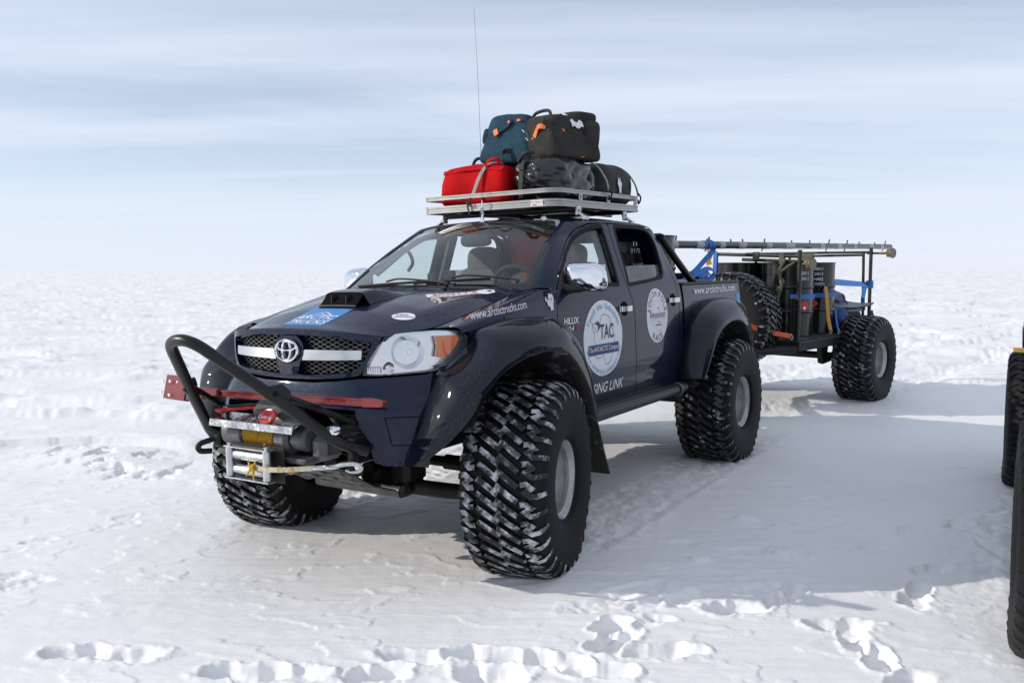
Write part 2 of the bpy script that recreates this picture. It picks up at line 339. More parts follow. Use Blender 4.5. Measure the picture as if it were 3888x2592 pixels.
def round_poly(poly, r, n=4):
    """round the corners of a closed 2D polygon"""
    P = [np.asarray(p[:2], float) for p in poly]; out = []
    for i in range(len(P)):
        rr = poly[i][2] if len(poly[i]) > 2 else r
        a, b, c = P[i-1], P[i], P[(i+1) % len(P)]; l1 = np.linalg.norm(a-b); l2 = np.linalg.norm(c-b); q = min(rr, l1*.45, l2*.45)
        s, e = b+(a-b)/l1*q, b+(c-b)/l2*q
        if q < 1e-4: out.append(b); continue
        for k in range(n+1):
            t = k/n; out.append((1-t)**2*s+2*t*(1-t)*b+t*t*e)
    return np.array(out)
def inset(poly, d):
    """move a closed counter-clockwise polygon inwards by d"""
    P = np.asarray(poly, float); A = .5*np.sum(P[:, 0]*np.roll(P[:, 1], -1)-np.roll(P[:, 0], -1)*P[:, 1]); sg = 1 if A > 0 else -1
    T = np.roll(P, -1, 0)-np.roll(P, 1, 0); T /= np.linalg.norm(T, axis=1)[:, None]+1e-12
    return P+sg*d*np.stack([-T[:, 1], T[:, 0]], -1)
def surf_normals(fn, a, b, e=1e-3):
    du = fn(a+e, b)-fn(a-e, b); dv = fn(a, b+e)-fn(a, b-e); n = np.cross(du, dv)
    return n/(np.linalg.norm(n, axis=-1)[..., None]+1e-12)
def panel_data(fn, poly, holes=(), h=.04, th=.012, flip=False, off=0., hem=True):
    """sheet metal: polygon in the surface's own parameters, mapped onto the surface, with a turned-in edge"""
    loops = [densify(poly, h)]+[densify(q, h) for q in holes]
    pts = np.concatenate(loops); lo, hi = pts.min(0), pts.max(0)
    gx, gy = np.meshgrid(np.arange(lo[0]+h*.5, hi[0], h), np.arange(lo[1]+h*.5, hi[1], h)); g = np.stack([gx.ravel(), gy.ravel()], -1)
    k = inpoly(g, loops[0])
    for q in loops[1:]: k &= ~inpoly(g, q)
    g = g[k]
    if len(g): 
        d = np.min(np.linalg.norm(g[:, None]-pts[None], axis=2), axis=1); g = g[d > h*.45]
    allp = np.concatenate([pts, g]); E = []; n = 0
    for q in loops: E += [(n+i, n+(i+1) % len(q)) for i in range(len(q))]; n += len(q)
    vs_, es_, fs_, *_ = delaunay_2d_cdt([Vector(map(float, p)) for p in allp], E, [], 0, 1e-6)
    uv = np.array([tuple(v) for v in vs_]); F = np.array([f for f in fs_ if len(f) == 3])
    c = uv[F].mean(1); k = inpoly(c, loops[0])
    for q in loops[1:]: k &= ~inpoly(c, q)
    F = F[k]; P = fn(uv[:, 0], uv[:, 1]); N = surf_normals(fn, uv[:, 0], uv[:, 1])
    if flip: N = -N
    P = P+N*off
    fn_ = np.cross(P[F[:, 1]]-P[F[:, 0]], P[F[:, 2]]-P[F[:, 0]]); bad = np.sum(fn_*N[F[:, 0]], 1) < 0
    F[bad] = F[bad][:, ::-1]
    V = [P]; NN = [N]; FF = [tuple(f) for f in F]; m = len(P)
    if hem and th:
        for li, q in enumerate(loops):
            A = fn(q[:, 0], q[:, 1]); An = surf_normals(fn, q[:, 0], q[:, 1])*(-1 if flip else 1); A = A+An*off
            T = np.roll(A, -1, 0)-np.roll(A, 1, 0); e = np.cross(T, An); e /= np.linalg.norm(e, axis=1)[:, None]+1e-12
            cen = A.mean(0); sg = np.sign(np.sum(e*(A-cen), 1).mean()); e = e*sg*(1 if li == 0 else -1)
            V += [A, A-An*th]; NN += [e, e]; L_ = len(q)
            for i in range(L_):
                j = (i+1) % L_; f = (m+i, m+j, m+L_+j, m+L_+i)
                vv = np.cross(A[j]-A[i], -An[i]*th)
                FF.append(f if vv@e[i] > 0 else f[::-1])
            m += 2*L_
    return np.concatenate(V), FF, np.concatenate(NN)
def strip_data(A, B, TA, TB, n=6, flip=False):
    """Hermite strip between two point rows with end tangents"""
    A, B, TA, TB = [np.asarray(k, float) for k in (A, B, TA, TB)]; rows = []
    for k in range(n+1):
        t = k/n; rows.append((2*t**3-3*t*t+1)*A+(t**3-2*t*t+t)*TA+(-2*t**3+3*t*t)*B+(t**3-t*t)*TB)
    G = np.stack(rows, 1); return grid_data(G, flip)
def grid_data(G, flip=False):
    m, n = G.shape[:2]; du = np.gradient(G, axis=0); dv = np.gradient(G, axis=1); N = np.cross(du, dv); N /= np.linalg.norm(N, axis=-1)[..., None]+1e-12
    if flip: N = -N
    F = []
    for i in range(m-1):
        for j in range(n-1):
            f = (i*n+j, (i+1)*n+j, (i+1)*n+j+1, i*n+j+1); F.append(f[::-1] if flip else f)
    return G.reshape(-1, 3), F, N.reshape(-1, 3)
def mir(d):
    V, F, N = d; V = V.copy(); N = N.copy(); V[:, 0] *= -1; N[:, 0] *= -1
    return V, [tuple(f)[::-1] for f in F], N
def join(*ds):
    V, F, N, k = [], [], [], 0
    for v, f, n in ds: V.append(v); N.append(n); F += [tuple(i+k for i in q) for q in f]; k += len(v)
    return np.concatenate(V), F, np.concatenate(N)
def part(name, d, mat, parent): return raw(name, d[0], d[1], mat, parent, True, d[2])
_tx = {}
def text2d(s, size=1., bold=0., shear=0., narrow=1.):
    """flat lettering as (verts 2D, faces); origin at left baseline, cap height about 0.7*size"""
    key = (s, bold, shear)
    if key not in _tx:
        cu = bpy.data.curves.new('lettering', 'FONT'); cu.body = s; cu.size = 1; cu.offset = bold; cu.shear = shear; cu.resolution_u = 3
        o = bpy.data.objects.new('lettering', cu); COL.objects.link(o); dg = bpy.context.evaluated_depsgraph_get(); dg.update()
        me = bpy.data.meshes.new_from_object(o.evaluated_get(dg)); V = np.array([v.co[:2] for v in me.vertices]).reshape(-1, 2); F = [tuple(p.vertices) for p in me.polygons]
        bpy.data.objects.remove(o); bpy.data.curves.remove(cu); bpy.data.meshes.remove(me); _tx[key] = (V, F)
    V, F = _tx[key]; return V*size*np.array([narrow, 1.]), F
class Decal:
    """flat print laid on a surface fn(a,b): layers a hair apart, one material each"""
    def __init__(s, fn, flip=False): s.fn = fn; s.V = []; s.F = []; s.M = []; s.N = []; s.mats = []; s.n = 0; s.flip = flip
    def add(s, V2, F, mat, lift=.0015):
        if mat not in s.mats: s.mats.append(mat)
        V2 = np.asarray(V2, float); P = s.fn(V2[:, 0], V2[:, 1]); N = surf_normals(s.fn, V2[:, 0], V2[:, 1])*(-1 if s.flip else 1); P = P+N*lift
        F2 = []
        for f in F:
            a = np.cross(P[f[1]]-P[f[0]], P[f[2]]-P[f[0]]); F2.append(tuple(f) if a@N[f[0]] >= 0 else tuple(f)[::-1])
        s.V.append(P); s.N.append(N); s.F += [tuple(i+s.n for i in f) for f in F2]; s.M += [s.mats.index(mat)]*len(F2); s.n += len(P)
        return s
    def poly(s, pts, mat, lift=.0015, h=.05):
        q = densify(pts, h); lo, hi = q.min(0), q.max(0)
        gx, gy = np.meshgrid(np.arange(lo[0]+h/2, hi[0], h), np.arange(lo[1]+h/2, hi[1], h)); g = np.stack([gx.ravel(), gy.ravel()], -1); g = g[inpoly(g, q)] if len(g) else g
        a = np.concatenate([q, g]) if len(g) else q
        v, e, f, *_ = delaunay_2d_cdt([Vector(map(float, p)) for p in a], [(i, (i+1) % len(q)) for i in range(len(q))], [], 0, 1e-7)
        uv = np.array([tuple(k) for k in v]); F = np.array(f); F = F[inpoly(uv[F].mean(1), q)]
        return s.add(uv, F, mat, lift)
    def line(s, pts, w, mat, lift=.003):
        P = np.asarray(pts, float); T = np.gradient(P, axis=0); T /= np.linalg.norm(T, axis=1)[:, None]+1e-12; B = np.stack([-T[:, 1], T[:, 0]], -1)*w/2
        V = np.concatenate([P-B, P+B]); n = len(P); return s.add(V, [(i, i+1, n+i+1, n+i) for i in range(n-1)], mat, lift)
    def text(s, t, at, ux, uy, size, mat, lift=.003, bold=0., shear=0., narrow=1., center=False):
        V, F = text2d(t, size, bold, shear, narrow)
        if center: V = V-np.array([(V[:, 0].min()+V[:, 0].max())/2, 0])
        at, ux, uy = [np.asarray(k, float) for k in (at, ux, uy)]
        return s.add(at+V[:, :1]*ux+V[:, 1:]*uy, F, mat, lift)
    def arc(s, t, c, rx, ry, a0, a1, size, mat, sy=1., inward=False, lift=.003, bold=0., narrow=1., mx=1):
        """letters along an ellipse between angles a0..a1 (degrees, from the +a axis)"""
        adv = [max(.25, (text2d(ch, 1., bold, 0, narrow)[0][:, 0].max() if ch != ' ' else .30)) + .10 for ch in t]; tot = sum(adv); x = 0
        for ch, w in zip(t, adv):
            q = R(a0+(a1-a0)*(x+w/2)/tot); x += w
            if ch == ' ': continue
            p = np.array([c[0]+mx*rx*math.cos(q), c[1]+ry*math.sin(q)]); rad = np.array([mx*math.cos(q), math.sin(q)])
            d = 1 if a1 < a0 else -1; ux = np.array([mx*math.sin(q), -math.cos(q)])*d; uy = rad*d
            V, F = text2d(ch, size, bold, 0, narrow); V = V-np.array([(V[:, 0].min()+V[:, 0].max())/2, .35*size])
            s.add(p+V[:, :1]*ux+V[:, 1:]*uy, F, mat, lift)
        return s
    def build(s, name, parent): return raw(name, np.concatenate(s.V), s.F, s.mats, parent, True, np.concatenate(s.N), s.M)
def ell(cx, cy, rx, ry, n=48): return [(cx+rx*math.cos(2*math.pi*k/n), cy+ry*math.sin(2*math.pi*k/n)) for k in range(n)]
def copy_tree(o, parent=None):
    c = o.copy(); COL.objects.link(c); c.parent = parent
    for ch in o.children: copy_tree(ch, c)
    return c
# ---------------------------------------------------------------- body surface mathematics
def sstep(a, b, t):
    t = np.clip((np.asarray(t, float)-a)/(b-a), 0, 1)
    return t*t*(3-2*t)
def catmull(P, n, closed=False):
    P = np.asarray(P, float); m = len(P); out = []
    segs = m if closed else m-1
    for i in range(segs):
        if closed:
            p0, p1, p2, p3 = P[(i-1) % m], P[i], P[(i+1) % m], P[(i+2) % m]
        else:
            p1, p2 = P[i], P[i+1]
            p0 = P[i-1] if i > 0 else 2*p1-p2
            p3 = P[i+2] if i+2 < m else 2*p2-p1
        for k in range(n):
            t = k/n
            out.append(.5*((2*p1)+(-p0+p2)*t+(2*p0-5*p1+4*p2-p3)*t*t+(-p0+3*p1-3*p2+p3)*t**3))
    if not closed: out.append(P[-1])
    return np.array(out)
def resample(P, n):
    P = np.asarray(P, float); d = np.r_[0, np.cumsum(np.linalg.norm(np.diff(P, axis=0), axis=1))]
    t = np.linspace(0, d[-1], n)
    return np.stack([np.interp(t, d, P[:, k]) for k in range(P.shape[1])], -1)
OUT = catmull([(0,-.835),(.15,-.833),(.30,-.822),(.44,-.79),(.545,-.73),(.64,-.645),(.72,-.55),(.785,-.44),
               (.832,-.31),(.858,-.15),(.868,.05),(.871,.30),(.872,.60),(.872,1.2),(.872,1.8),(.872,2.4),(.870,3.2),(.866,4.05)], 24)
OUTS = np.r_[0, np.cumsum(np.linalg.norm(np.diff(OUT, axis=0), axis=1))]
TAN = np.gradient(OUT, OUTS, axis=0); TAN /= np.linalg.norm(TAN, axis=1)[:, None]
NOR = np.stack([TAN[:, 1], -TAN[:, 0]], -1)
S_Y0 = float(np.interp(.30, OUT[:, 1][200:], OUTS[200:]))-.30      # s = S_Y0 + y along the side
def off_front(z):
    return np.interp(z, [.60,.66,.75,.85,.92,.97,1.00,1.03,1.06,1.09,1.20,1.32,1.40], [.045,.062,.074,.076,.072,.062,.050,.030,.012,.002,0.,-.008,-.02])
def off_side(z):
    z = np.asarray(z, float)
    o = np.interp(z, [.55,.62,.70,.80,.90,1.0,1.1,1.2,1.3,1.4,1.5,1.6], [-.075,-.045,-.022,-.012,-.006,-.002,0.,.001,0.,-.008,-.024,-.05])
    return o + .010*np.exp(-((z-.945)/.030)**2)*(z < .945) + .010*np.exp(-((z-.945)/.10)**2)*(z >= .945)
def _smooth(f, z, h=.022):
    return (f(z-h)+2*f(z)+f(z+h)+f(z-h/2)+f(z+h/2))/6
def cab_x(y):   # roof rail half width
    return np.interp(y, [.2,.37,.7,1.0,1.2,1.4,1.9,2.1,2.3,2.5], [.70,.69,.655,.628,.668,.695,.706,.704,.690,.66])
def cab_z(y):   # roof rail height
    return np.interp(y, [.2,.7,1.0,1.2,1.4,1.7,2.0,2.2,2.4], [1.875,1.905,1.932,1.945,1.957,1.966,1.966,1.958,1.940])
def side_x(y, z):
    """half width of the car side at length y and height z, sill to roof rail"""
    y = np.asarray(y, float); z = np.asarray(z, float)
    s = S_Y0+y
    low = np.interp(s, OUTS, OUT[:, 0])+_smooth(off_side, np.minimum(z, 1.50))
    low = low-.095*(1-sstep(.28, .72, y))**1.6*sstep(1.36, 1.56, z)
    t = np.clip((z-1.50)/(cab_z(y)-1.50), 0, 1.15)
    f = .92*t+.08*t*t
    return low+(cab_x(y)-low)*f*(z > 1.50)
def body(s, z):
    """lower body sheet from the centre of the nose round to the tail"""
    s = np.asarray(s, float); z = np.asarray(z, float)
    x = np.interp(s, OUTS, OUT[:, 0]); y = np.interp(s, OUTS, OUT[:, 1])
    nx = np.interp(s, OUTS, NOR[:, 0]); ny = np.interp(s, OUTS, NOR[:, 1])
    w = np.clip(-ny, 0, 1); w = sstep(.10, .85, w)
    o = w*_smooth(off_front, z, .012)+(1-w)*_smooth(off_side, z)
    return np.stack([x+nx*o, y+ny*o, z+0*x], -1)
def side(y, z): return np.stack([side_x(y, z), np.asarray(y, float)+0*np.asarray(z), np.asarray(z, float)+0*np.asarray(y)], -1)
def roof(x, y):
    x = np.asarray(x, float); y = np.asarray(y, float)
    q = np.clip(np.abs(x)/cab_x(y), 0, 1.05)
    crown = np.interp(y, [.80,.95,1.1,1.3,1.6,1.9,2.1,2.2,2.30,2.36], [.030,.038,.044,.050,.052,.052,.048,.040,.018,-.01])
    z = cab_z(y)+crown*(1-q**3.2)
    return np.stack([x+0*y, y+0*x, z], -1)
HSEAM = catmull([(.525,-.700,1.292),(.60,-.575,1.312),(.652,-.44,1.327),(.685,-.25,1.372),(.706,0,1.430),(.722,.20,1.478),(.736,.33,1.506)], 12)
def hood_edge_x(y): return np.interp(y, HSEAM[:, 1], HSEAM[:, 0])
def hood(x, y):
    x = np.asarray(x, float); y = np.asarray(y, float)
    ys = [-.86,-.80,-.74,-.68,-.60,-.50,-.35,-.15,.05,.20,.34]
    zc = np.interp(y, ys, [1.312,1.338,1.350,1.367,1.393,1.427,1.458,1.486,1.508,1.524,1.538])
    ze = np.interp(y, [-.86,-.70,-.575,-.44,-.25,0,.2,.33], [1.262,1.296,1.314,1.329,1.374,1.432,1.480,1.508])
    q = np.clip(np.abs(x)/hood_edge_x(y), 0, 1.1)
    z = ze+(zc-ze)*(1-q**2.6)
    z = z+.012*np.exp(-((q-.80)/.10)**2)*sstep(-.65, -.2, y)      # raised shoulder crease
    return np.stack([x+0*y, y+0*x, z], -1)
def screen(u, v):
    """windscreen, u -1..1 across, v 0 bottom .. 1 top"""
    u = np.asarray(u, float); v = np.asarray(v, float)
    hw = .742+(.572-.742)*v
    y = .395+(1.035-.395)*v - (.19-.085*v)*(1-np.abs(u)**2.2)
    z = 1.508+(1.932-1.508)*v+.018*np.sin(np.pi*v)+(.030*v+.0*(1-v))*(1-u*u)
    return np.stack([u*hw, y, z], -1)
# ---------------------------------------------------------------- snow field
def _hash(ix, iy, seed):
    h = (ix.astype(np.int64)*374761393+iy.astype(np.int64)*668265263+seed*1442695041) & 0xffffffff
    h = ((h ^ (h >> 13))*1274126177) & 0xffffffff
    return ((h ^ (h >> 16)) & 0xffff)/65535.
def perlin(x, y, seed=0):
    ix = np.floor(x); iy = np.floor(y); fx = x-ix; fy = y-iy; ux = fx**3*(fx*(fx*6-15)+10); uy = fy**3*(fy*(fy*6-15)+10); r = 0
    for dx in (0, 1):
        for dy in (0, 1):
            a = _hash(ix+dx, iy+dy, seed)*2*np.pi
            r = r+(np.cos(a)*(fx-dx)+np.sin(a)*(fy-dy))*(ux if dx else 1-ux)*(uy if dy else 1-uy)
    return r*1.5
def fbm(x, y, o=4, seed=0, g=.5):
    r = 0; a = 1.
    for k in range(o): r = r+a*perlin(x*2**k+k*17.3, y*2**k-k*9.1, seed+k); a *= g
    return r
# footprints: x, y, heading (deg), length, width, depth, roughness
PRINTS = [(1.55,-.33,62,.40,.17,.012,1.4),(1.62,-.05,58,.36,.15,.010,1.4),(1.87,-.05,75,.27,.14,.020,1.2),(1.75,-.22,68,.24,.12,.012,1.4),(2.12,-.03,40,.30,.17,.055,1.),(2.16,.27,50,.27,.14,.022,1.3),
          (2.29,.20,55,.25,.14,.050,.8),(2.30,.34,60,.18,.12,.045,.6),(2.60,.02,28,.32,.14,.055,.8),(2.68,-.10,100,.24,.13,.050,.8),(2.80,-.24,100,.26,.13,.055,.7),(2.84,.52,95,.22,.15,.035,1.2),(2.84,.70,95,.17,.13,.035,1.2),(2.86,1.02,40,.24,.12,.025,1.4),
          (1.78,-.68,80,.34,.15,.05,1.),(1.70,-.52,75,.22,.14,.045,1.1),(1.82,-.47,60,.2,.1,.015,1.4),(1.98,-.66,35,.36,.15,.055,.8),(1.86,-.94,20,.3,.16,.055,.9),(1.67,-.97,15,.32,.16,.050,1.),(1.86,-.33,20,.16,.09,.02,1.3),
          (-.16,-1.97,32,.30,.16,.045,1.),(.08,-1.87,30,.30,.14,.045,1.),(.62,-1.73,30,.34,.17,.045,1.2),(.80,-1.63,28,.28,.15,.028,1.3),(1.10,-1.46,38,.28,.15,.055,.8),(1.15,-1.25,22,.32,.14,.050,.9),(1.38,-1.08,22,.34,.15,.05,.9),(1.54,-1.02,15,.30,.16,.055,.8),(1.50,-1.22,25,.32,.16,.055,.8),
          (-1.22,-1.62,65,.27,.15,.010,1.4),(-1.42,-1.64,65,.24,.14,.012,1.3),(-1.78,-.77,70,.30,.13,.008,1.5),(-1.90,-.60,70,.2,.12,.008,1.3),(-1.87,-1.40,65,.26,.12,.012,1.2),(-1.93,-1.2,60,.24,.10,.012,1.1),(2.93,-.38,60,.25,.13,.03,1.3),
          (2.16,.87,45,.22,.16,-.035,1.),(1.73,1.41,45,.16,.12,-.025,.6),(1.98,1.36,40,.14,.1,-.025,.6),(1.75,.52,45,.14,.1,-.02,1.),(1.9,.8,30,.3,.14,.012,1.2),(1.55,.75,35,.3,.1,.01,1.2),(2.2,1.6,60,.26,.12,.012,1.3),(2.5,1.2,50,.28,.13,.016,1.3),(2.0,2.2,60,.26,.12,.012,1.2),(2.45,2.4,70,.28,.12,.016,1.2),(2.65,1.7,80,.28,.14,.02,1.3),(2.9,2.0,75,.3,.14,.02,1.2)]
TRX, TRY = .9864, -.1650            # trailer's cross axis
HITCH = np.array([0., 4.45])
def ground_z(x, y):
    x = np.asarray(x, float); y = np.asarray(y, float)
    d = np.hypot(x-.5, y-2)
    z = .018*(np.clip(x, -3.2, .96)-.96)*np.exp(-(d/30)**2)
    p = .84*x+.54*y; q = -.54*x+.84*y
    wx = .35*perlin(x*.5, y*.5, 91); wy = .35*perlin(x*.5, y*.5, 92)
    far = sstep(2.6, 9., np.hypot((x-1.6)*.95, (y-.8)*.75))         # wind-packed smooth snow around the parked vehicles, sastrugi beyond
    left = sstep(-1.6, -4.2, x)
    rough = np.clip(np.maximum(far*(.45+.55*sstep(2, -6, x-.5*y)), left), 0, 1)
    n1 = fbm(p/5.2+wx, q/1.25+wy, 4, 3, .42); n2 = fbm(p/2.3+wx, q/.55+wy, 3, 11, .42); n3 = fbm(p/7+wx*.3, q/3.2+wy*.3, 3, 23)
    saw = lambda n, a, b: sstep(a, b, n)*(1-.75*sstep(b, b+.75, n))
    z = z+rough*(.035*n1+.006*n2+.06*n3+.056*saw(n1, .06, .20)+.044*saw(n1, .40, .55)+.024*saw(n2, .18, .36)*(1-.8*sstep(14, 40, d))+sstep(14, 40, d)*.05*saw(fbm(p/9, q/1.3, 2, 37, .4), .05, .3))
    z = z+rough*.0035*fbm(p/.42, q/.2, 2, 31)
    z = z+sstep(25, 90, d)*.10*fbm(p/14, q/6, 3, 41)+sstep(150, 600, d)*.5*perlin(x/120, y/120, 45)
    # fine wind ripples and crust edges on the smooth part
    n4 = fbm(p/1.6, q/.16, 3, 51); n5 = fbm(p/.55+wx, q/.30+wy, 4, 61)
    z = z+.0035*n4+.0045*(sstep(.10, .16, n5)-sstep(.16, .7, n5))+.0016*fbm(p/.12, q/.07, 2, 71)
    # a broken slab edge left of the truck
    e = np.exp(-(((x+3.55)/.75)**2+((y-.36)/.30)**2)); n6 = fbm(x*3.1, y*3.1, 4, 81)
    z = z+e*(.055*sstep(-.05, .05, n6+.25-.8*(y-.36))-.03*sstep(.05, .2, -n6))
    # tyre tracks left behind the wheels
    tread = fbm(x*9, y*9, 3, 95)
    for X0, X1, Y0, Y1 in ((.74, 1.20, .25, 4.6), (-1.20, -.74, .25, 4.6), (3.22, 3.70, .9, 3.4)):
        b = sstep(X0-.05, X0+.03, x)*sstep(X1+.05, X1-.03, x)*sstep(Y0, Y0+.3, y)*sstep(Y1, Y1-.4, y)
        lug = np.sin(y*2*np.pi/.11+np.abs(x-(X0+X1)/2)*18)
        z = z-b*(.014-.008*lug*sstep(.1, .3, np.abs(lug))-.016*tread)
        s = (np.exp(-((x-X0+.05)/.05)**2)+np.exp(-((x-X1-.05)/.05)**2))*sstep(Y0, Y0+.3, y)*sstep(Y1, Y1-.4, y); z = z+s*.010*(.4+tread)
    u = (x-HITCH[0])*TRX+(y-HITCH[1])*TRY; v = -(x-HITCH[0])*TRY+(y-HITCH[1])*TRX
    for u0 in (.96, -.96):
        b = np.exp(-((u-u0)/.24)**4)*sstep(3.0, 3.4, v)*sstep(40, 20, v); z = z-b*(.03-.03*tread)
    # churned snow between rear wheel and trailer wheel, and beside the right-hand vehicle
    z = z+np.exp(-(((x-.75)/.55)**2+((y-5.9)/.55)**2))*.05*np.abs(fbm(x*5, y*5, 4, 101))
    z = z+np.exp(-(((x-3.1)/.30)**2+((y-1.9)/1.1)**2))*.030*np.abs(fbm(x*4.5, y*4.5, 4, 103))
    z = z+np.exp(-(((x+2.6)/4.5)**2+((y-9.)/.8)**2))*.06*np.abs(fbm(x*4, y*4, 4, 105))
    for cx, cy, h, Ln, Wd, dp, rg in PRINTS:
        k = (np.abs(x-cx) < Ln*1.3) & (np.abs(y-cy) < Ln*1.3)
        if not k.any(): continue
        xx = x[k]-cx; yy = y[k]-cy; c, s = math.cos(R(h)), math.sin(R(h)); a = (xx*c+yy*s)/(Ln/2); b = (-xx*s+yy*c)/(Wd/2)
        b = b*(1+.35*sstep(-.2, .25, -np.abs(a+.15)+.12))
        w = .30*perlin(x[k]*9, y[k]*9, int(abs(cx*100)))
        rr = (np.abs(a)**2.6+np.abs(b)**2.6)**(1/2.6)+w
        lump = fbm(x[k]*20, y[k]*20, 2, 7+int(abs(cy*50)))
        hole = -dp*sstep(1.06, .62, rr)+(.16*abs(dp)+.002)*np.exp(-((rr-1.12)/.16)**2)*(.7+.7*lump)
        z[k] += hole+sstep(1.1, .8, rr)*lump*.0045*rg
    return z
def build_ground():
    o = np.array([3.2, -4.2])
    rad = [.3, .8, 1.3, 1.7, 2.0, 2.2]
    while rad[-1] < 9: rad.append(rad[-1]*1.0031)
    while rad[-1] < 60: rad.append(rad[-1]*1.0078)
    while rad[-1] < 16000: rad.append(rad[-1]*1.035)
    rad = np.array(rad); c0 = math.pi/2+YAW
    a1 = np.arange(-R(43), R(43), R(.105)); a2 = np.arange(R(43), 2*math.pi-R(43)-1e-6, R(2.2)); ang = np.r_[a1, a2]+c0
    Rr, A = np.meshgrid(rad, ang, indexing='ij'); X = o[0]+Rr*np.cos(A); Y = o[1]+Rr*np.sin(A); Z = ground_z(X.ravel(), Y.ravel()).reshape(X.shape)
    V = np.stack([X, Y, Z], -1).reshape(-1, 3); V = np.r_[V, [[o[0], o[1], float(ground_z(np.array([o[0]]), np.array([o[1]]))[0])]]]
    n, m = Rr.shape; i = np.arange(n-1)[:, None]; j = np.arange(m)[None]; jn = (j+1) % m
    Q = np.stack([i*m+j+0*jn, (i+1)*m+j+0*jn, (i+1)*m+jn, i*m+jn], -1).reshape(-1, 4)
    T = np.stack([np.full(m, n*m), np.arange(m), (np.arange(m)+1) % m], -1)
    me = bpy.data.meshes.new('snow_field'); me.vertices.add(len(V)); me.vertices.foreach_set('co', V.ravel())
    nl = Q.size+T.size; me.loops.add(nl); me.loops.foreach_set('vertex_index', np.r_[Q.ravel(), T.ravel()].astype(np.int32))
    me.polygons.add(len(Q)+len(T)); st = np.r_[np.arange(len(Q))*4, Q.size+np.arange(len(T))*3]; me.polygons.foreach_set('loop_start', st.astype(np.int32))
    me.polygons.foreach_set('use_smooth', np.ones(len(Q)+len(T), bool)); me.update(calc_edges=True); me.validate()
    ob = bpy.data.objects.new('snow_field', me); COL.objects.link(ob)
    m_, N, L = new_mat('snow'); p = N.new('ShaderNodeBsdfPrincipled'); ou = N.new('ShaderNodeOutputMaterial'); L.new(p.outputs[0], ou.inputs[0])
    t = N.new('ShaderNodeTexCoord'); nz = N.new('ShaderNodeTexNoise'); nz.inputs['Scale'].default_value = .9; nz.inputs['Detail'].default_value = 6; L.new(t.outputs['Object'], nz.inputs[0])
    r = N.new('ShaderNodeValToRGB'); L.new(nz.outputs['Fac'], r.inputs[0]); r.color_ramp.elements[0].position = .3; r.color_ramp.elements[1].position = .7
    r.color_ramp.elements[0].color = (.80, .797, .79, 1); r.color_ramp.elements[1].color = (.865, .86, .85, 1); L.new(r.outputs[0], p.inputs['Base Color'])
    p.inputs['Roughness'].default_value = .55; p.inputs['Specular IOR Level'].default_value = .35
    b1 = N.new('ShaderNodeTexNoise'); b1.inputs['Scale'].default_value = 38; b1.inputs['Detail'].default_value = 5; L.new(t.outputs['Object'], b1.inputs[0])
    bp = N.new('ShaderNodeBump'); bp.inputs['Strength'].default_value = .28; bp.inputs['Distance'].default_value = .006; L.new(b1.outputs['Fac'], bp.inputs['Height'])
    mr_ = N.new('ShaderNodeMapping'); mr_.inputs['Rotation'].default_value = (0, 0, R(-32.7)); L.new(t.outputs['Object'], mr_.inputs[0]); mp_ = N.new('ShaderNodeMapping'); mp_.inputs['Scale'].default_value = (1.0, 7, 1); L.new(mr_.outputs[0], mp_.inputs[0])
    b2 = N.new('ShaderNodeTexNoise'); b2.inputs['Scale'].default_value = 2.2; b2.inputs['Detail'].default_value = 6; b2.inputs['Roughness'].default_value = .6; L.new(mp_.outputs[0], b2.inputs[0])
    bq = N.new('ShaderNodeBump'); bq.inputs['Strength'].default_value = .35; bq.inputs['Distance'].default_value = .02; L.new(b2.outputs['Fac'], bq.inputs['Height']); L.new(bp.outputs[0], bq.inputs['Normal']); L.new(bq.outputs[0], p.inputs['Normal'])
    me.materials.append(m_); prop(ob, 'wind-packed white snow plain reaching to the horizon', None, None, 'structure')
build_ground()
def gz(x, y): return float(ground_z(np.array([float(x)]), np.array([float(y)]))[0])
# ---------------------------------------------------------------- balloon-tyred wheel, axle along x, outer face +x
TR, THW, SAG = .5421, .2382, .064; TZ = TR-SAG
def squash(V):
    V = np.array(V, float); k = sstep(-(TZ-.16), -TZ, V[:, 2]); V[:, 0] *= 1+.055*k
    low = V[:, 2] < -TZ; V[low, 2] = -TZ-(V[low, 2]+TZ)*-.04
    return V
PROF = np.array([(0,.5421),(.06,.5415),(.11,.5395),(.155,.5345),(.19,.5245),(.214,.508),(.228,.488),(.236,.462),(.239,.435)])
PT = np.r_[0, np.cumsum(np.linalg.norm(np.diff(PROF, axis=0), axis=1))]
def tread_map(t, c, depth):
    w = np.interp(np.abs(t), PT, PROF[:, 0])*np.sign(t); r = np.interp(np.abs(t), PT, PROF[:, 1])
    sl = np.clip((np.abs(t)-.17)/.10, 0, 1)                       # lug depth turns sideways on the shoulder
    w = w-np.sign(t)*depth*sl*.8; r = r-depth*(1-.7*sl); a = c/TR
    return np.stack([w, r*np.sin(a), r*np.cos(a)], -1)
def thick_path(P, w):
    """outline of a bar of width w bent along P, mitred"""
    P = np.asarray(P, float); T = np.diff(P, axis=0); T /= np.linalg.norm(T, axis=1)[:, None]; L_, R_ = [], []
    for i in range(len(P)):
        if i == 0: n = np.array([-T[0][1], T[0][0]]); m = n*w/2
        elif i == len(P)-1: n = np.array([-T[-1][1], T[-1][0]]); m = n*w/2
        else:
            n1 = np.array([-T[i-1][1], T[i-1][0]]); n2 = np.array([-T[i][1], T[i][0]]); b = n1+n2; b /= np.linalg.norm(b); m = b*w/2/max(.5, b@n1)
        L_.append(P[i]+m); R_.append(P[i]-m)
    return np.array(L_), np.array(R_)
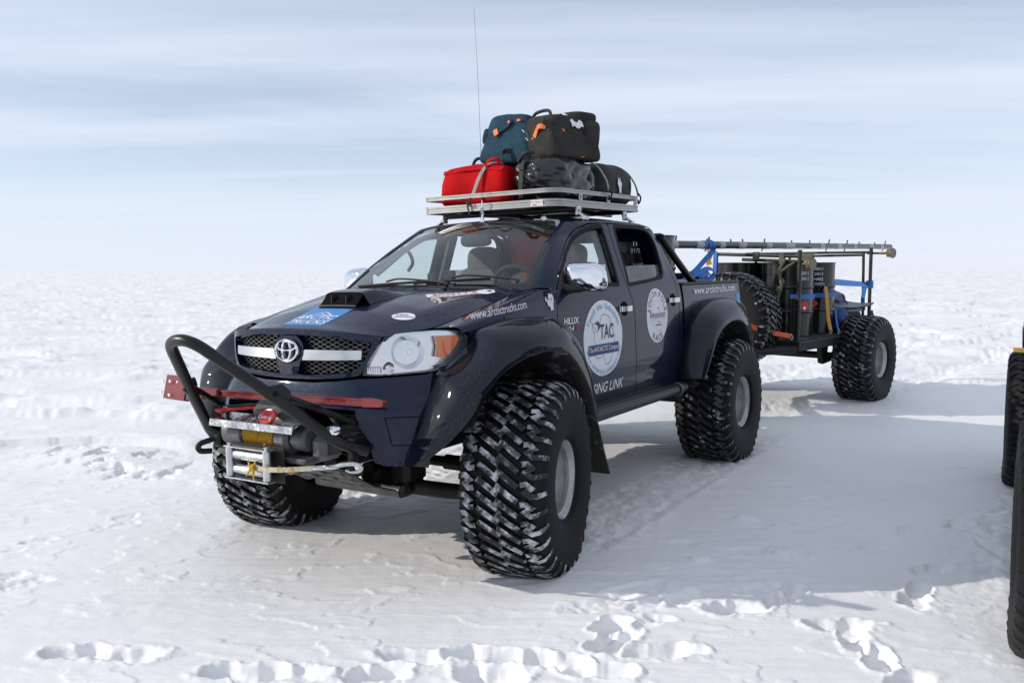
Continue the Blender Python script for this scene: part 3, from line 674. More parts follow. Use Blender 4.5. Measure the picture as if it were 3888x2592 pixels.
def make_tread():
    V = []; F = []; M = []; n = 0
    Zc = [(-.108,.076),(-.055,.043),(-.007,.010),(.007,.040),(.055,.006),(.108,-.030)]
    Sh = [(.122,.034),(.152,.038),(.178,.018),(.146,-.004),(.176,-.026),(.212,-.022),(.250,-.014),(.288,-.010)]
    def block(path, w, c0, fl):
        nonlocal n
        P = np.array(path)*[fl, fl]; L_, R_ = thick_path(P, w); L2, R2 = thick_path(P, w+.010)
        m = len(P); rows = [tread_map(L2[:, 0], L2[:, 1]+c0, .022), tread_map(L_[:, 0], L_[:, 1]+c0, .0012), tread_map(R_[:, 0], R_[:, 1]+c0, .0012), tread_map(R2[:, 0], R2[:, 1]+c0, .022)]
        V.append(np.concatenate(rows))
        for k in range(3):
            for i in range(m-1): F.append((n+k*m+i, n+k*m+i+1, n+(k+1)*m+i+1, n+(k+1)*m+i)); M.append(0 if k == 1 else 1)
        F.append((n, n+m, n+2*m, n+3*m)); F.append((n+m-1, n+4*m-1, n+3*m-1, n+2*m-1)); M.extend([1, 1]); n += 4*m
    for k in range(46): block(Zc, .030, k*2*math.pi*TR/46, 1)
    for k in range(34):
        c0 = k*2*math.pi*TR/34; block(Sh, .028, c0+.01, 1); block(Sh, .028, c0+.05, -1)
    return squash(np.concatenate(V)), F, M
def lathe_x(prof, seg):
    b = MB(); b.lathe([(w, r) for w, r in prof], (0, 0, 0), (1, 0, 0), seg); return np.concatenate(b.V), b.F
def mesh_of(o): return o.data
def wheel_meshes():
    out = {}
    V, F, M = make_tread()
    for k in ('tread_snow', 'tread_icy', 'tread_dark'):
        o = raw('tread', V, F, [k, 'tread_dark' if k == 'tread_dark' else 'tread_side'], mi=M); auto_smooth(o.data, 40); out[k] = o.data; bpy.data.objects.remove(o)
    half = [(.186,.206),(.192,.222),(.206,.235),(.214,.238),(.219,.250),(.230,.295),(.2365,.345),(.238,.385),(.2355,.425),(.229,.462),(.217,.488),(.196,.505),(.15,.5145),(.08,.5195)]
    prof = half+[(0,.5205)]+[(-a, b) for a, b in half[::-1]]
    V, F = lathe_x(prof, 72); o = raw('tyre', squash(V), F, 'tyre_wall'); auto_smooth(o.data, 50); out['tyre'] = o.data; bpy.data.objects.remove(o)
    b = MB(); b.lathe([(-.19,.20),(-.19,.216),(-.175,.216),(-.16,.196),(.10,.186),(.155,.192),(.168,.205),(.180,.214),(.192,.2175),(.197,.212),(.190,.203),(.176,.199),(.166,.187),(.06,.178),(.045,.165),(.040,.10),(.052,.085),(.052,.05),(.0,.05)], (0,0,0), (1,0,0), 64)
    b.lathe([(.150,.1895),(.152,.181),(.146,.181)], (0,0,0), (1,0,0), 64)
    for k in range(6):
        a = k*math.pi/3; c = (.040, .082*math.cos(a), .082*math.sin(a)); b.cyl(c, (.064, c[1], c[2]), .011, 6)
    o = b.build('rim', 'rim_alloy'); out['rim'] = o.data; bpy.data.objects.remove(o)
    b = MB(); b.cyl((-.14,0,0), (.072,0,0), .047, 20, bev=.006); b.cyl((.07,0,0), (.085,0,0), .03, 16); b.lathe([(-.05,.0),(-.05,.17)], (0,0,0), (1,0,0), 40)
    for k in range(8):
        a = k*math.pi/4+.2; b.box((.0395, .135*math.cos(a), .135*math.sin(a)), (.004, .03, .03), rot=(a, 0, 0))
    o = b.build('hub', 'hub_dark'); out['hub'] = o.data; bpy.data.objects.remove(o)
    return out
WM = wheel_meshes()
def add_wheel(parent, loc, rz=0, tread='tread_icy', name='wheel', rot=None):
    w = empty(name, loc, rot or (0, 0, rz), parent)
    for k, d in (('tyre', 'tyre'), ('tread', tread), ('rim', 'rim'), ('hub', 'hub')):
        o = bpy.data.objects.new(k, WM[d]); COL.objects.link(o); o.parent = w
    return w
# ---------------------------------------------------------------- the truck: x to the viewer's right, y to the tail, z up
TILT = -.018
def s_of_y(y): return float(np.interp(y, OUT[:, 1], OUTS))
def bodys(s, z):
    s = np.asarray(s, float); P = body(np.abs(s), z); P[..., 0] *= np.where(s < 0, -1, 1); return P
truck = empty('pickup_truck', (.96*(1-math.cos(TILT)), 0, .96*math.sin(TILT)), (0, TILT, 0))
prop(truck, 'lifted dark navy double-cab pickup with balloon tyres and loaded roof rack', 'pickup truck')
def both(name, d, mat, parent=truck): return part(name, d, mat, parent), part(name, mir(d), mat, parent)
# --- wheels
for sx in (1, -1):
    for yy, st, tm in ((0, .2257, 'tread_snow'), (3.1788, 0, 'tread_icy')):
        add_wheel(truck, (sx*.9595, yy, TZ), st+(math.pi if sx < 0 else 0), tm)
# --- bonnet
hw_ = np.linspace(-.50, .50, 21); lead = [(x, float(np.interp(abs(x), OUT[:, 0], OUT[:, 1]))+.010) for x in hw_]
seam = [(p[0], p[1]) for p in HSEAM[::3] if p[1] > -.69]
rear = [(x, .20+.125*(x/.733)**2) for x in np.linspace(.72, -.72, 19)]
hp = lead+seam+rear+[(-a, b) for a, b in seam[::-1]]
bonnet = part('bonnet', panel_data(hood, hp, h=.045, th=.03), 'navy_front', truck)
# scoop
def scoop():
    V = []; ys = [-.47,-.44,-.405,-.36,-.30,-.22,-.14,-.06,.0]; nx = 17; G = []
    for y in ys:
        row = []
        for x in np.linspace(-.19, .19, nx):
            b = float(hood(np.array(x), np.array(y))[2])+.002; q = abs(x)/.19
            prof = 1-sstep(.68, 1.0, q); tail = 1-sstep(-.34, .005, y); nose = sstep(-.475, -.405, y)
            row.append((x, y, b+.066*prof*max(tail, 0)*(.0 if y < -.45 else nose)))
        G.append(row)
    return np.array(G)
G = scoop()
G2 = G[2:]                                                    # roof of the scoop starts at the mouth
sc = part('bonnet_scoop', grid_data(G2, True), 'navy_front', truck)
b = MB(); y0, y1 = -.468, -.400
lo = [(x, y0, float(hood(np.array(x), np.array(y0))[2])+.006) for x in np.linspace(-.138, .138, 11)]
hi = [(x, y1, float(hood(np.array(x), np.array(y1))[2])+.062*(1-sstep(.68, 1.0, abs(x)/.19))+.002) for x in np.linspace(-.138, .138, 11)]
b.add(lo+hi, [(i, i+1, 12+i, 11+i) for i in range(10)])
b.build('mouth_shade', 'void_black', sc)  # black sheet paints the shaded inside of the scoop
b = MB(); b.tube(lo, .006, 6)
for x in (-.055, .055): b.box((x, -.432, float(hood(np.array(x), np.array(-.43))[2])+.032), (.004, .05, .05))
b.build('scoop_trim', 'black_plastic', sc)
# --- wings
tw = []; ytop = np.linspace(-.36, .52, 24)
def wing_top(y): return float(np.interp(y, [-.44,-.36,-.25,0,.2,.33,.42,.52], [1.300,1.306,1.330,1.386,1.434,1.468,1.488,1.500]))
pw = [(s_of_y(y), wing_top(y)) for y in ytop]+[(S_Y0+a, b) for a, b in ((.527,1.49),(.495,1.438),(.486,1.313),(.490,1.12),(.494,.98))]
pw += [(S_Y0+.70*math.cos(t), .46+.70*math.sin(t)) if .70*math.cos(t) > -.3 else (s_of_y(.70*math.cos(t)), .46+.70*math.sin(t)) for t in np.linspace(R(46), R(132), 18)]
pw += [(s_of_y(-.52), 1.135),(.945,1.15),(1.008,1.205),(1.037,1.252),(1.044,1.290)]
d1 = panel_data(body, pw, h=.04)
yy = np.linspace(-.40, .36, 26); A = np.array([body(np.array(s_of_y(y)), np.array(wing_top(y))) for y in yy])
ym = np.linspace(-.44, .33, 26); B = np.stack([np.interp(ym, HSEAM[:, 1], HSEAM[:, k]) for k in range(3)], -1)+[.006, 0, 0]
dist = np.linalg.norm(B-A, axis=1)[:, None]
d2 = strip_data(A, B, np.array([-.10, 0, 1.])*dist*1.0, np.array([-1., 0, .12])*dist*1.0, 7, True)
ye = np.linspace(.36, .50, 6); A = side(ye, np.array([wing_top(y) for y in ye])); B = np.array([screen(np.array(1.), np.array(0.))+[0.02, 0, -.004]]*6)*1.; B[:, 1] = np.linspace(.36, .46, 6); B[:, 0] -= np.linspace(0, -.02, 6); B[:, 2] += .004
d3 = grid_data(np.stack([A, (A+B)/2+[.004, 0, .004], B], 1), True)
wings = both('wing', join(d1, d2, d3), 'navy_front')
# --- bumper
hb = [(.184,1.062),(.323,1.073),(.451,1.088),(.543,1.090),(.666,1.094),(.790,1.100),(.822,1.106),(.802,1.03),(.767,.947),(.736,.861),(.698,.754),(.662,.648),(.576,.655),(.526,.675),(.509,.75),(.492,.816),(.466,.846),(.448,.940),(.184,.951)]
full = [(0,1.061)]+hb+[(0,.952)]+[(-a, c) for a, c in hb[::-1]]
bump = part('front_bumper', panel_data(bodys, full, h=.035, th=.05), 'navy_front', truck)
for sg in (1, -1):
    q = [(.578,.901),(.738,.897),(.706,.756),(.606,.760)]; q = [(sg*a, c) for a, c in q]
    d = Decal(bodys); d.line(densify(q, .03).tolist()+[q[0]], .005, 'void_black', .0015); d.build('fog_lamp_blank', bump)
b = MB(); b.box((0, -.60, .86), (1.05, .12, .40)); b.box((0, -.55, 1.2), (.98, .1, .22)); b.build('front_dark_fill', 'void_black', truck)  # solid black blocks added so the front openings look dark
b = MB()
for i in range(17): x = .30+i*.0125; b.box((x, -.80, .845), (.0022, .003, .12), rot=(0, R(8), 0))
for i in range(10): b.box((.40, -.80, .79+i*.0125), (.21, .003, .0022), rot=(0, R(-4), 0))
b.build('perforated_guard', 'mesh_steel', bump)
# --- grille
gi = [(.20,1.303),(.38,1.292),(.525,1.272),(.486,1.185),(.430,1.125),(.30,1.108),(.161,1.100)]
go = [(.20,1.332),(.38,1.323),(.574,1.302),(.555,1.256),(.503,1.179),(.458,1.104),(.323,1.087),(.184,1.078)]
sym = lambda q, a, c: round_poly([(0, a, 0)]+q+[(0, c, 0)]+[(-s, z) for s, z in q[::-1]], .025)
gr = part('grille_surround', panel_data(bodys, sym(go, 1.334, 1.074), [sym(gi, 1.306, 1.098)], h=.03, th=.05, off=.010), 'navy_front', truck)
part('grille_backing', panel_data(bodys, sym(go, 1.334, 1.074), h=.05, th=0, off=-.055, hem=False), 'void_black', gr)
gin = np.array(sym(gi, 1.306, 1.098)); b = MB()
for fam in (1, -1):
    for c in np.arange(-1.6, 1.6, .056):
        pts = [(s, 1.2+(s-c)*fam*.42) for s in np.arange(-.56, .565, .02)]
        pts = np.array([p for p in pts if 1.08 < p[1] < 1.32])
        if len(pts) < 2: continue
        k = inpoly(pts, gin); seg = []
        for i, ok in enumerate(list(k)+[False]):
            if ok: seg.append(pts[i])
            elif len(seg) > 1:
                q = np.array(seg); P = bodys(q[:, 0], q[:, 1]); Nn = surf_normals(bodys, q[:, 0], q[:, 1]); b.ribbon(P-Nn*.030, .0030, Nn, .002); seg = []
            else: seg = []
b.build('grille_mesh', 'mesh_steel', gr)
for sg in (1, -1):
    q = round_poly([(sg*a, c) for a, c in ((.112,1.229),(.468,1.231),(.464,1.184),(.096,1.174))], .008)
    part('grille_bar', panel_data(bodys, q, h=.03, th=.035, off=.004), 'silver_bar', gr)
part('grille_post', panel_data(bodys, round_poly([(-.105,1.262),(-.11,1.205),(-.085,1.165),(-.062,1.085),(.062,1.085),(.085,1.165),(.11,1.205),(.105,1.262),(.06,1.30),(-.06,1.30)], .02), h=.03, th=.06, off=.006), 'navy_front', gr)
b = MB(); e = lambda cx, cz, rx, rz, o: [bodys(np.array(cx+rx*math.cos(t)), np.array(cz+rz*math.sin(t)))+np.array([0, -o, 0]) for t in np.linspace(0, 2*math.pi, 40, endpoint=False)]
b.tube(e(0, 1.222, .080, .055, .020), .0072, 8, closed=True); b.tube(e(0, 1.222, .031, .050, .021), .0062, 8, closed=True); b.tube(e(0, 1.246, .070, .024, .021), .0058, 8, closed=True)
b.build('emblem', 'chrome', gr)
# --- headlamps
HLP = [(.465,1.104),(.484,1.149),(.534,1.232),(.592,1.303),(.673,1.315),(.767,1.321),(.866,1.324),(.950,1.317),(1.003,1.302),(1.032,1.284),(1.029,1.254),(1.000,1.212),(.940,1.159),(.863,1.120),(.811,1.113),(.666,1.106),(.543,1.102)]
HLP = round_poly(HLP, .012, 2)
for sg in (1, -1):
    hl = empty('headlamp', (0, 0, 0), (0, 0, 0), truck); M_ = (lambda d: d) if sg > 0 else mir
    part('lens', M_(panel_data(body, HLP, h=.03, th=.0, hem=False)), 'lamp_lens', hl)
    part('reflector_housing', M_(panel_data(body, HLP, h=.03, th=0, off=-.050, hem=False)), 'lamp_housing', hl)
    q = densify(HLP, .02); Pn = surf_normals(body, q[:, 0], q[:, 1]); P0 = body(q[:, 0], q[:, 1]); A = np.r_[P0-Pn*.002, (P0-Pn*.002)[:1]]; B_ = np.r_[P0-Pn*.052, (P0-Pn*.052)[:1]]
    part('bezel', M_(grid_data(np.stack([A, B_], 1), True)), 'black_plastic', hl)
    part('turn_signal', M_(panel_data(body, round_poly([(.842,1.292),(.939,1.292),(.974,1.287),(.978,1.268),(.949,1.228),(.914,1.195),(.886,1.178),(.842,1.184),(.855,1.24)], .008, 2), h=.025, th=.03, off=-.010)), 'amber_lens', hl)
    c = body(np.array(.715), np.array(1.215)); nn = surf_normals(body, np.array(.715), np.array(1.215)); ax = nn*.75+np.array([0, -.5, 0]); ax /= np.linalg.norm(ax)
    b = MB(); b.lathe([(.052-.080*(1-(r/.085)**2)+.0, r) for r in (.004,.02,.035,.05,.065,.078,.085)]+[], c-nn*.062, ax, 28)
    b.sphere(c-nn*.062+ax*.004, .016, 12, 8); b.cyl(c-nn*.075, c-nn*.05+ax*.012, .009, 10)
    b2 = body(np.array(.60), np.array(1.135)); n2 = surf_normals(body, np.array(.60), np.array(1.135)); b.lathe([(0, .002), (.018, .022), (.024, .030)], b2-n2*.045, n2, 18)
    for k in range(8):
        s_ = .49+k*.009; P1 = body(np.array(s_), np.array(1.112)); n1_ = surf_normals(body, np.array(s_), np.array(1.112)); b.tube([P1-n1_*.018, P1-n1_*.018+[0, .003, .030]], .0035, 6)
    V = np.concatenate(b.V)
    if sg < 0: V[:, 0] *= -1; b.F = [f[::-1] for f in b.F]
    b.V = [V]; b.build('lamp_bowl', 'chrome', hl)
# --- doors
WF = round_poly([(.600,1.530),(.687,1.624),(.854,1.738),(1.038,1.834),(1.173,1.886),(1.297,1.914),(1.418,1.926),(1.416,1.817),(1.417,1.66),(1.407,1.514)], .02)
FD = [(.535,1.505),(.503,1.438),(.494,1.313),(.498,1.0),(.515,.712),(1.650,.700),(1.615,.95),(1.606,1.243),(1.580,1.402),(1.536,1.495),(1.507,1.60),(1.502,1.80),(1.512,1.942),(1.40,1.941),(1.25,1.927),(1.10,1.888),(.90,1.790),(.70,1.664),(.565,1.545)]
WR = round_poly([(1.600,1.930),(1.875,1.937),(2.095,1.934),(2.205,1.914),(2.270,1.862),(2.285,1.80),(2.272,1.68),(2.248,1.585),(2.193,1.556),(1.882,1.530),(1.562,1.510),(1.582,1.62),(1.584,1.786)], .03)
RD = [(1.521,1.942),(1.511,1.80),(1.516,1.60),(1.545,1.497),(1.589,1.404),(1.615,1.243),(1.624,.95),(1.659,.700),(2.36,.706),(2.40,.95),(2.445,1.10),(2.455,1.35),(2.440,1.50),(2.405,1.60),(2.388,1.70),(2.368,1.83),(2.30,1.908),(2.20,1.938),(2.05,1.950),(1.80,1.951)]
QP = [(2.463,1.35),(2.449,1.50),(2.413,1.605),(2.396,1.70),(2.377,1.836),(2.307,1.917),(2.24,1.940),(2.31,1.936),(2.37,1.900),(2.425,1.82),(2.475,1.68),(2.51,1.55),(2.528,1.40),(2.532,.72),(2.368,.712),(2.408,.95),(2.453,1.10)]
def handle(parent, yc, zc, sg):
    b = MB(); x = lambda y, z: float(side_x(np.array(y), np.array(z)))
    P = [(x(yc-.085, zc)+.004, yc-.085, zc+.002), (x(yc-.07, zc)+.030, yc-.07, zc+.003), (x(yc, zc)+.042, yc, zc+.004), (x(yc+.07, zc)+.032, yc+.07, zc+.005), (x(yc+.088, zc)+.004, yc+.088, zc+.005)]
    b.ribbon(bez(P, 6), .036, (1, 0, 0), .014); b.cyl((x(yc+.082, zc)-.002, yc+.082, zc+.004), (x(yc+.082, zc)+.016, yc+.082, zc+.004), .016, 12)
    if sg < 0: b.V = [np.concatenate(b.V)*[-1, 1, 1]]; b.F = [f[::-1] for f in b.F]
    h_ = b.build('door_handle', 'handle_chrome', parent)
    b = MB(); N_ = 20; pts = [(yc-.005+.060*math.cos(t), zc+.003+.050*math.sin(t)) for t in np.linspace(0, 2*math.pi, N_, endpoint=False)]
    V = [(sg*(x(a, c)+.0022), a, c) for a, c in pts]; b.add(V, [tuple(range(N_))[::sg]]); b.build('recess_shade', 'void_black', parent)  # flat black disc on the door paints the shade behind the handle
doors = {}
for sg in (1, -1):
    M_ = (lambda d: d) if sg > 0 else mir
    for key, P_, W_, gm, hy, hz in (('front', FD, WF, 'side_glass', 1.440, 1.345), ('rear', RD, WR, 'rear_glass', 2.345, 1.375)):
        dr = part('front_door' if key == 'front' else 'rear_door', M_(panel_data(side, round_poly(P_, .012, 2), [W_], h=.045, th=.035)), 'navy_paint', truck); doors[key, sg] = dr
        part('window_seal', M_(panel_data(side, inset(W_, -.012), [inset(W_, .014)], h=.04, th=.015, off=.0015)), 'black_rubber', dr)
        g = np.array(W_)
        if key == 'rear':    # rear windows are wound half down
            g = np.array([p for p in densify(g, .02)]); g[:, 1] = np.minimum(g[:, 1], 1.655+.02*(g[:, 0]-1.9))
        part('window_glass', M_(panel_data(side, g, h=.06, th=.004, off=-.022)), gm, dr)
        handle(dr, hy, hz, sg)
    # black mirror sail and mirror
    sail = part('mirror_sail', M_(panel_data(side, round_poly([(.545,1.500),(.690,1.512),(.700,1.640),(.62,1.575)], .01, 2), h=.04, th=.02, off=.006)), 'black_plastic', doors['front', sg])
    mr = empty('door_mirror', (0, 0, 0), (0, 0, 0), truck)
    G = []; cx, cy, cz = .945, .735, 1.578
    for i in range(13):      # front of shell towards -y
        th_ = math.pi*i/12; row = []
        for k in range(24):
            ph = 2*math.pi*k/24; sq = lambda v, e_: math.copysign(abs(v)**e_, v)
            rx, rz = .128, .090; r_ = math.sin(th_)**.55 if 0 < i < 12 else 0
            row.append((sg*(cx+rx*r_*sq(math.cos(ph), .62)+.012*sq(math.sin(ph), .7)*-1*r_), cy-.085*math.cos(th_)*(1 if i < 7 else .35)+.02*math.cos(ph)*r_, cz+rz*r_*sq(math.sin(ph), .62)-.012*math.cos(ph)*r_))
        G.append(row+[row[0]])
    d = grid_data(np.array(G), sg < 0); part('mirror_shell', d, 'chrome', mr)
    b = MB(); b.tube(bez([(sg*.79, .64, 1.515), (sg*.85, .665, 1.505), (sg*.93, .70, 1.512)], 5), .032, 10); b.box((sg*.955, .742, 1.495), (.20, .07, .016), .006); b.build('mirror_arm', 'black_plastic', mr)
    b = MB(); b.box((sg*.945, .772, 1.58), (.21, .004, .135)); b.build('mirror_glass', 'chrome', mr)
    part('quarter_panel', M_(panel_data(side, QP, h=.04, th=.02)), 'navy_paint', truck)
    part('sill_panel', M_(panel_data(side, [(.52,.60),(2.50,.60),(2.50,.692),(.52,.704)], h=.05, th=.05)), 'navy_paint', truck)
    # A pillar
    v = np.linspace(0, 1, 22); A = screen(np.ones(22), v)+[.004, 0, .002]; yd = np.interp(v, [0,.08,.30,.55,.82,1.0], [.535,.560,.694,.890,1.092,1.235]); zd = np.interp(yd, [.535,.565,.70,.90,1.10,1.25], [1.508,1.551,1.672,1.799,1.897,1.936]); B_ = side(yd, zd)
    ds = np.linalg.norm(B_-A, axis=1)[:, None]; d = strip_data(A, B_, np.array([.75, -.25, .2])*ds, np.array([.25, .9, -.1])*ds, 6, False)
    part('a_pillar', M_(d), 'navy_paint', truck)
# --- roof
yr_ = np.linspace(1.04, 2.30, 30); u_ = np.linspace(-1, 1, 21)
fr = [(u*.575, float(screen(np.array(u), np.array(1.))[1])+.008) for u in u_]
rp = fr+[(.94*float(cab_x(y)), y) for y in yr_]+[(x, 2.345-.03*(x/.64)**2) for x in np.linspace(.63, -.63, 13)]+[(-.94*float(cab_x(y)), y) for y in yr_[::-1]]
d1 = panel_data(roof, rp, h=.06, th=.02)
ys2 = np.linspace(1.06, 2.36, 40); A = side(ys2, np.minimum(cab_z(ys2)-.010, np.interp(ys2, [1.06,1.12,1.25,1.4,2.2,2.27,2.36], [1.878,1.905,1.936,1.952,1.955,1.945,1.915]))); B_ = roof(.94*cab_x(ys2), np.minimum(ys2, 2.31))
ds = np.linalg.norm(B_-A, axis=1)[:, None]; d2 = strip_data(A, B_, np.array([-.25, 0, 1.])*ds, np.array([-1., 0, .15])*ds, 6, True)
rf = part('roof', join(d1, d2, mir(d2)), 'navy_paint', truck)
# cab back wall with window
ybk = lambda z: np.interp(z, [.7,1.40,1.55,1.68,1.82,1.90,1.96,2.0], [2.532,2.528,2.510,2.475,2.425,2.372,2.34,2.33])
back = lambda x, z: np.stack([np.asarray(x, float)+0*np.asarray(z), ybk(z)+.0*np.asarray(x), np.asarray(z, float)+0*np.asarray(x)], -1)
zb = np.array([.72,1.0,1.3,1.5,1.6,1.7,1.8,1.88,1.93]); xb = side_x(ybk(zb), zb)-.004
bp_ = list(zip(xb, zb))+[(.40,1.985),(-.40,1.985)]+[(-a, c) for a, c in list(zip(xb, zb))[::-1]]; bw = round_poly([(-.58,1.56),(.58,1.56),(.54,1.87),(-.54,1.87)], .04)
bk = part('cab_back', panel_data(back, bp_, [bw], h=.08, th=.02, flip=True), 'navy_paint', truck); part('window_glass', panel_data(back, bw, h=.1, th=0, off=-.01, flip=True, hem=False), 'side_glass', bk)
# --- windscreen
ws = part('windscreen', panel_data(screen, [(-1,0),(1,0),(1,1),(-1,1)], h=.06, th=0, hem=False, flip=False), 'screen_glass', truck)
o_ = [(-1,0),(1,0),(1,1),(-1,1)]
part('screen_border', panel_data(screen, o_, [round_poly([(-.955,.075),(.955,.075),(.945,.965),(-.945,.965)], .06)], h=.06, th=0, off=-.003, hem=False), 'void_black', ws)
part('shade_band', panel_data(screen, [(-.94,.905),(.94,.905),(.94,.965),(-.94,.965)], h=.08, th=0, off=-.004, hem=False), 'screen_band', ws)
# scuttle and wipers
xx = np.linspace(-.73, .73, 25); A = np.stack([xx, .205+.125*(xx/.733)**2, hood(xx, .205+.125*(xx/.733)**2)[:, 2]-.012], -1); B_ = screen(xx/.742, np.full(25, .03))
part('scuttle', grid_data(np.stack([A, (A*.6+B_*.4)-[0, 0, .012], B_+[0, 0, .001]], 1), False), 'black_plastic', truck)
for ua, ub, va, vb in ((-.80, .02, .075, .030), (-.05, .66, .105, .035)):
    b = MB(); k = 14; uu = np.linspace(ua, ub, k); P = screen(uu, np.linspace(va-.03, va+.018, k)); Nn = surf_normals(screen, uu, np.full(k, .06)); Nn *= np.sign(Nn[:, 2:3]); P = P+Nn*.014
    b.ribbon(P, .012, Nn, .012); pa = P[k//2]+Nn[0]*.014; b.tube(bez([pa, (pa+P[-1])/2+Nn[0]*.02, P[-1]+np.array([.18, .0, -.012]), P[-1]+np.array([.20, -.02, -.03])], 5), .007, 6)
    b.build('wiper', 'black_plastic', truck)
for x in (-.285, .285): b = MB(); b.box((x, .153, float(hood(np.array(x), np.array(.153))[2])+.008), (.02, .03, .016), .005); b.build('washer_jet', 'black_plastic', truck)
# --- load bed
def arch(cy, r, a0, a1, n=18): return [(S_Y0+cy+r*math.cos(t), .46+r*math.sin(t)) for t in np.linspace(R(a0), R(a1), n)]
bedp = [(S_Y0+2.572, 1.488),(S_Y0+4.045, 1.490),(S_Y0+4.045,.74),(S_Y0+3.95,.74)]+[(S_Y0+3.18+.68*math.cos(t), .46+.68*math.sin(t)) for t in np.linspace(R(25), R(155), 20)]+[(S_Y0+2.572,.74)]
bed = part('load_bed', panel_data(body, bedp, h=.05, th=.02), 'navy_paint', truck); part('load_bed', mir(panel_data(body, bedp, h=.05, th=.02)), 'navy_paint', truck)
b = MB()
for sx in (1, -1):
    b.box((sx*.822, 3.31, 1.497), (.075, 1.48, .024), .008); b.box((sx*.775, 3.31, 1.27), (.012, 1.46, .44)); b.box((sx*.75, 3.18, 1.14), (.22, .9, .20), .02)
b.box((0, 2.585, 1.27), (1.56, .02, .44)); b.box((0, 3.31, 1.045), (1.56, 1.46, .02)); b.build('bed_liner', 'black_plastic', truck)
b = MB(); b.box((0, 4.045, 1.14), (1.56, .045, .70), .012); b.box((0, 4.072, 1.22), (.9, .012, .3), .005); b.build('tailgate', 'navy_paint', truck)
b = MB()
for sx in (1, -1):
    b.tube(bez([(sx*.735, 2.60, 1.50), (sx*.70, 2.52, 1.80), (sx*.66, 2.56, 1.90)], 5)[:0].tolist() or [(sx*.70, 2.50, 1.88), (sx*.725, 2.72, 1.72), (sx*.765, 3.02, 1.515)], .030, 12)
    b.box((sx*.785, 3.06, 1.515), (.07, .18, .02), .006)
b.tube([(-.70, 2.50, 1.88), (.70, 2.50, 1.88)], .030, 12); b.build('roll_bar', 'powder_black', truck)
b = MB(); b.box((0, 4.14, .80), (1.5, .14, .12), .02); b.box((0, 4.28, .66), (.10, .30, .06), .01); b.sphere((0, 4.44, .73), .035); b.build('rear_bumper', 'chassis_black', truck)
# --- flares
def flare(J, L_, cy, sg, nm):
    J = catmull(J, 4); L_ = catmull(L_, 4); rad = np.stack([0*L_[:, 0], L_[:, 1]-cy, L_[:, 2]-.46], -1); rad /= np.linalg.norm(rad, axis=1)[:, None]
    ds = np.linalg.norm(L_-J, axis=1)[:, None]
    tj = np.array([1., 0, 0])+0*J; fr_ = sstep(-.3, -.7, J[:, 1]-0)[:, None] if cy < 1 else np.zeros((len(J), 1))
    tj = tj*(1-fr_)+fr_*np.array([.9, -.42, 0]); tj = tj+rad*.22
    rear_ = sstep(.1, .6, J[:, 1]-cy)[:, None]; d = strip_data(J, L_, tj*ds*(1.15-.45*rear_), -rad*ds*.95, 10, False)
    rl = np.hypot(L_[:, 1]-cy, L_[:, 2]-.46)[:, None]; ctr = np.array([0, cy, .46]); lip = grid_data(np.stack([L_, L_-rad*.012+[-.010, 0, 0], L_-rad*.010+[-.05, 0, 0], ctr+rad*np.minimum(rl-.012, .722)+[.80, 0, 0]], 1), False)
    if sg < 0: d = mir(d); lip = mir(lip)
    f = part('wheel_flare', d, nm, truck); part('flare_lip', lip, 'underbody_ice', f)
    return f
jf = [(.662,.648),(.698,.754),(.736,.861),(.767,.947),(.802,1.03),(.828,1.10),(.90,1.137),(.975,1.19),(1.030,1.25),(1.066,1.300),(1.13,1.325),(1.285,1.350),(1.463,1.355),(1.64,1.345),(1.79,1.305),(1.905,1.24),(2.00,1.14),(2.06,1.0),(2.09,.86),(2.095,.72)]
lf = [(.775,-.745,.668),(.85,-.735,.72),(.91,-.70,.775),(.96,-.665,.835),(.995,-.632,.885),(1.025,-.60,.945),(1.05,-.565,1.015),(1.065,-.51,1.06),(1.08,-.455,1.105),(1.095,-.40,1.135),(1.115,-.34,1.163),(1.135,-.25,1.188),(1.15,-.12,1.20),(1.155,.0,1.197),(1.155,.10,1.172),(1.15,.20,1.112),(1.145,.29,1.040),(1.14,.37,.955),(1.13,.44,.87),(1.12,.50,.76)]
jr = [(2.425,.74),(2.465,.88),(2.535,1.05),(2.61,1.16),(2.72,1.24),(2.85,1.295),(3.0,1.335),(3.16,1.357),(3.41,1.362),(3.62,1.342),(3.80,1.298),(3.92,1.235),(3.99,1.13),(4.03,1.0),(4.04,.80)]
lr = [(1.07,2.49,.74),(1.085,2.57,.86),(1.095,2.635,.96),(1.10,2.70,1.045),(1.105,2.78,1.105),(1.11,2.87,1.145),(1.11,2.98,1.17),(1.11,3.10,1.183),(1.11,3.23,1.18),(1.11,3.36,1.155),(1.105,3.48,1.10),(1.10,3.58,1.02),(1.095,3.665,.92),(1.085,3.73,.82),(1.07,3.78,.72)]
jf = [tuple(body(np.array(a), np.array(c))) for a, c in jf]; jr = [tuple(body(np.array(S_Y0+a), np.array(c))) for a, c in jr]
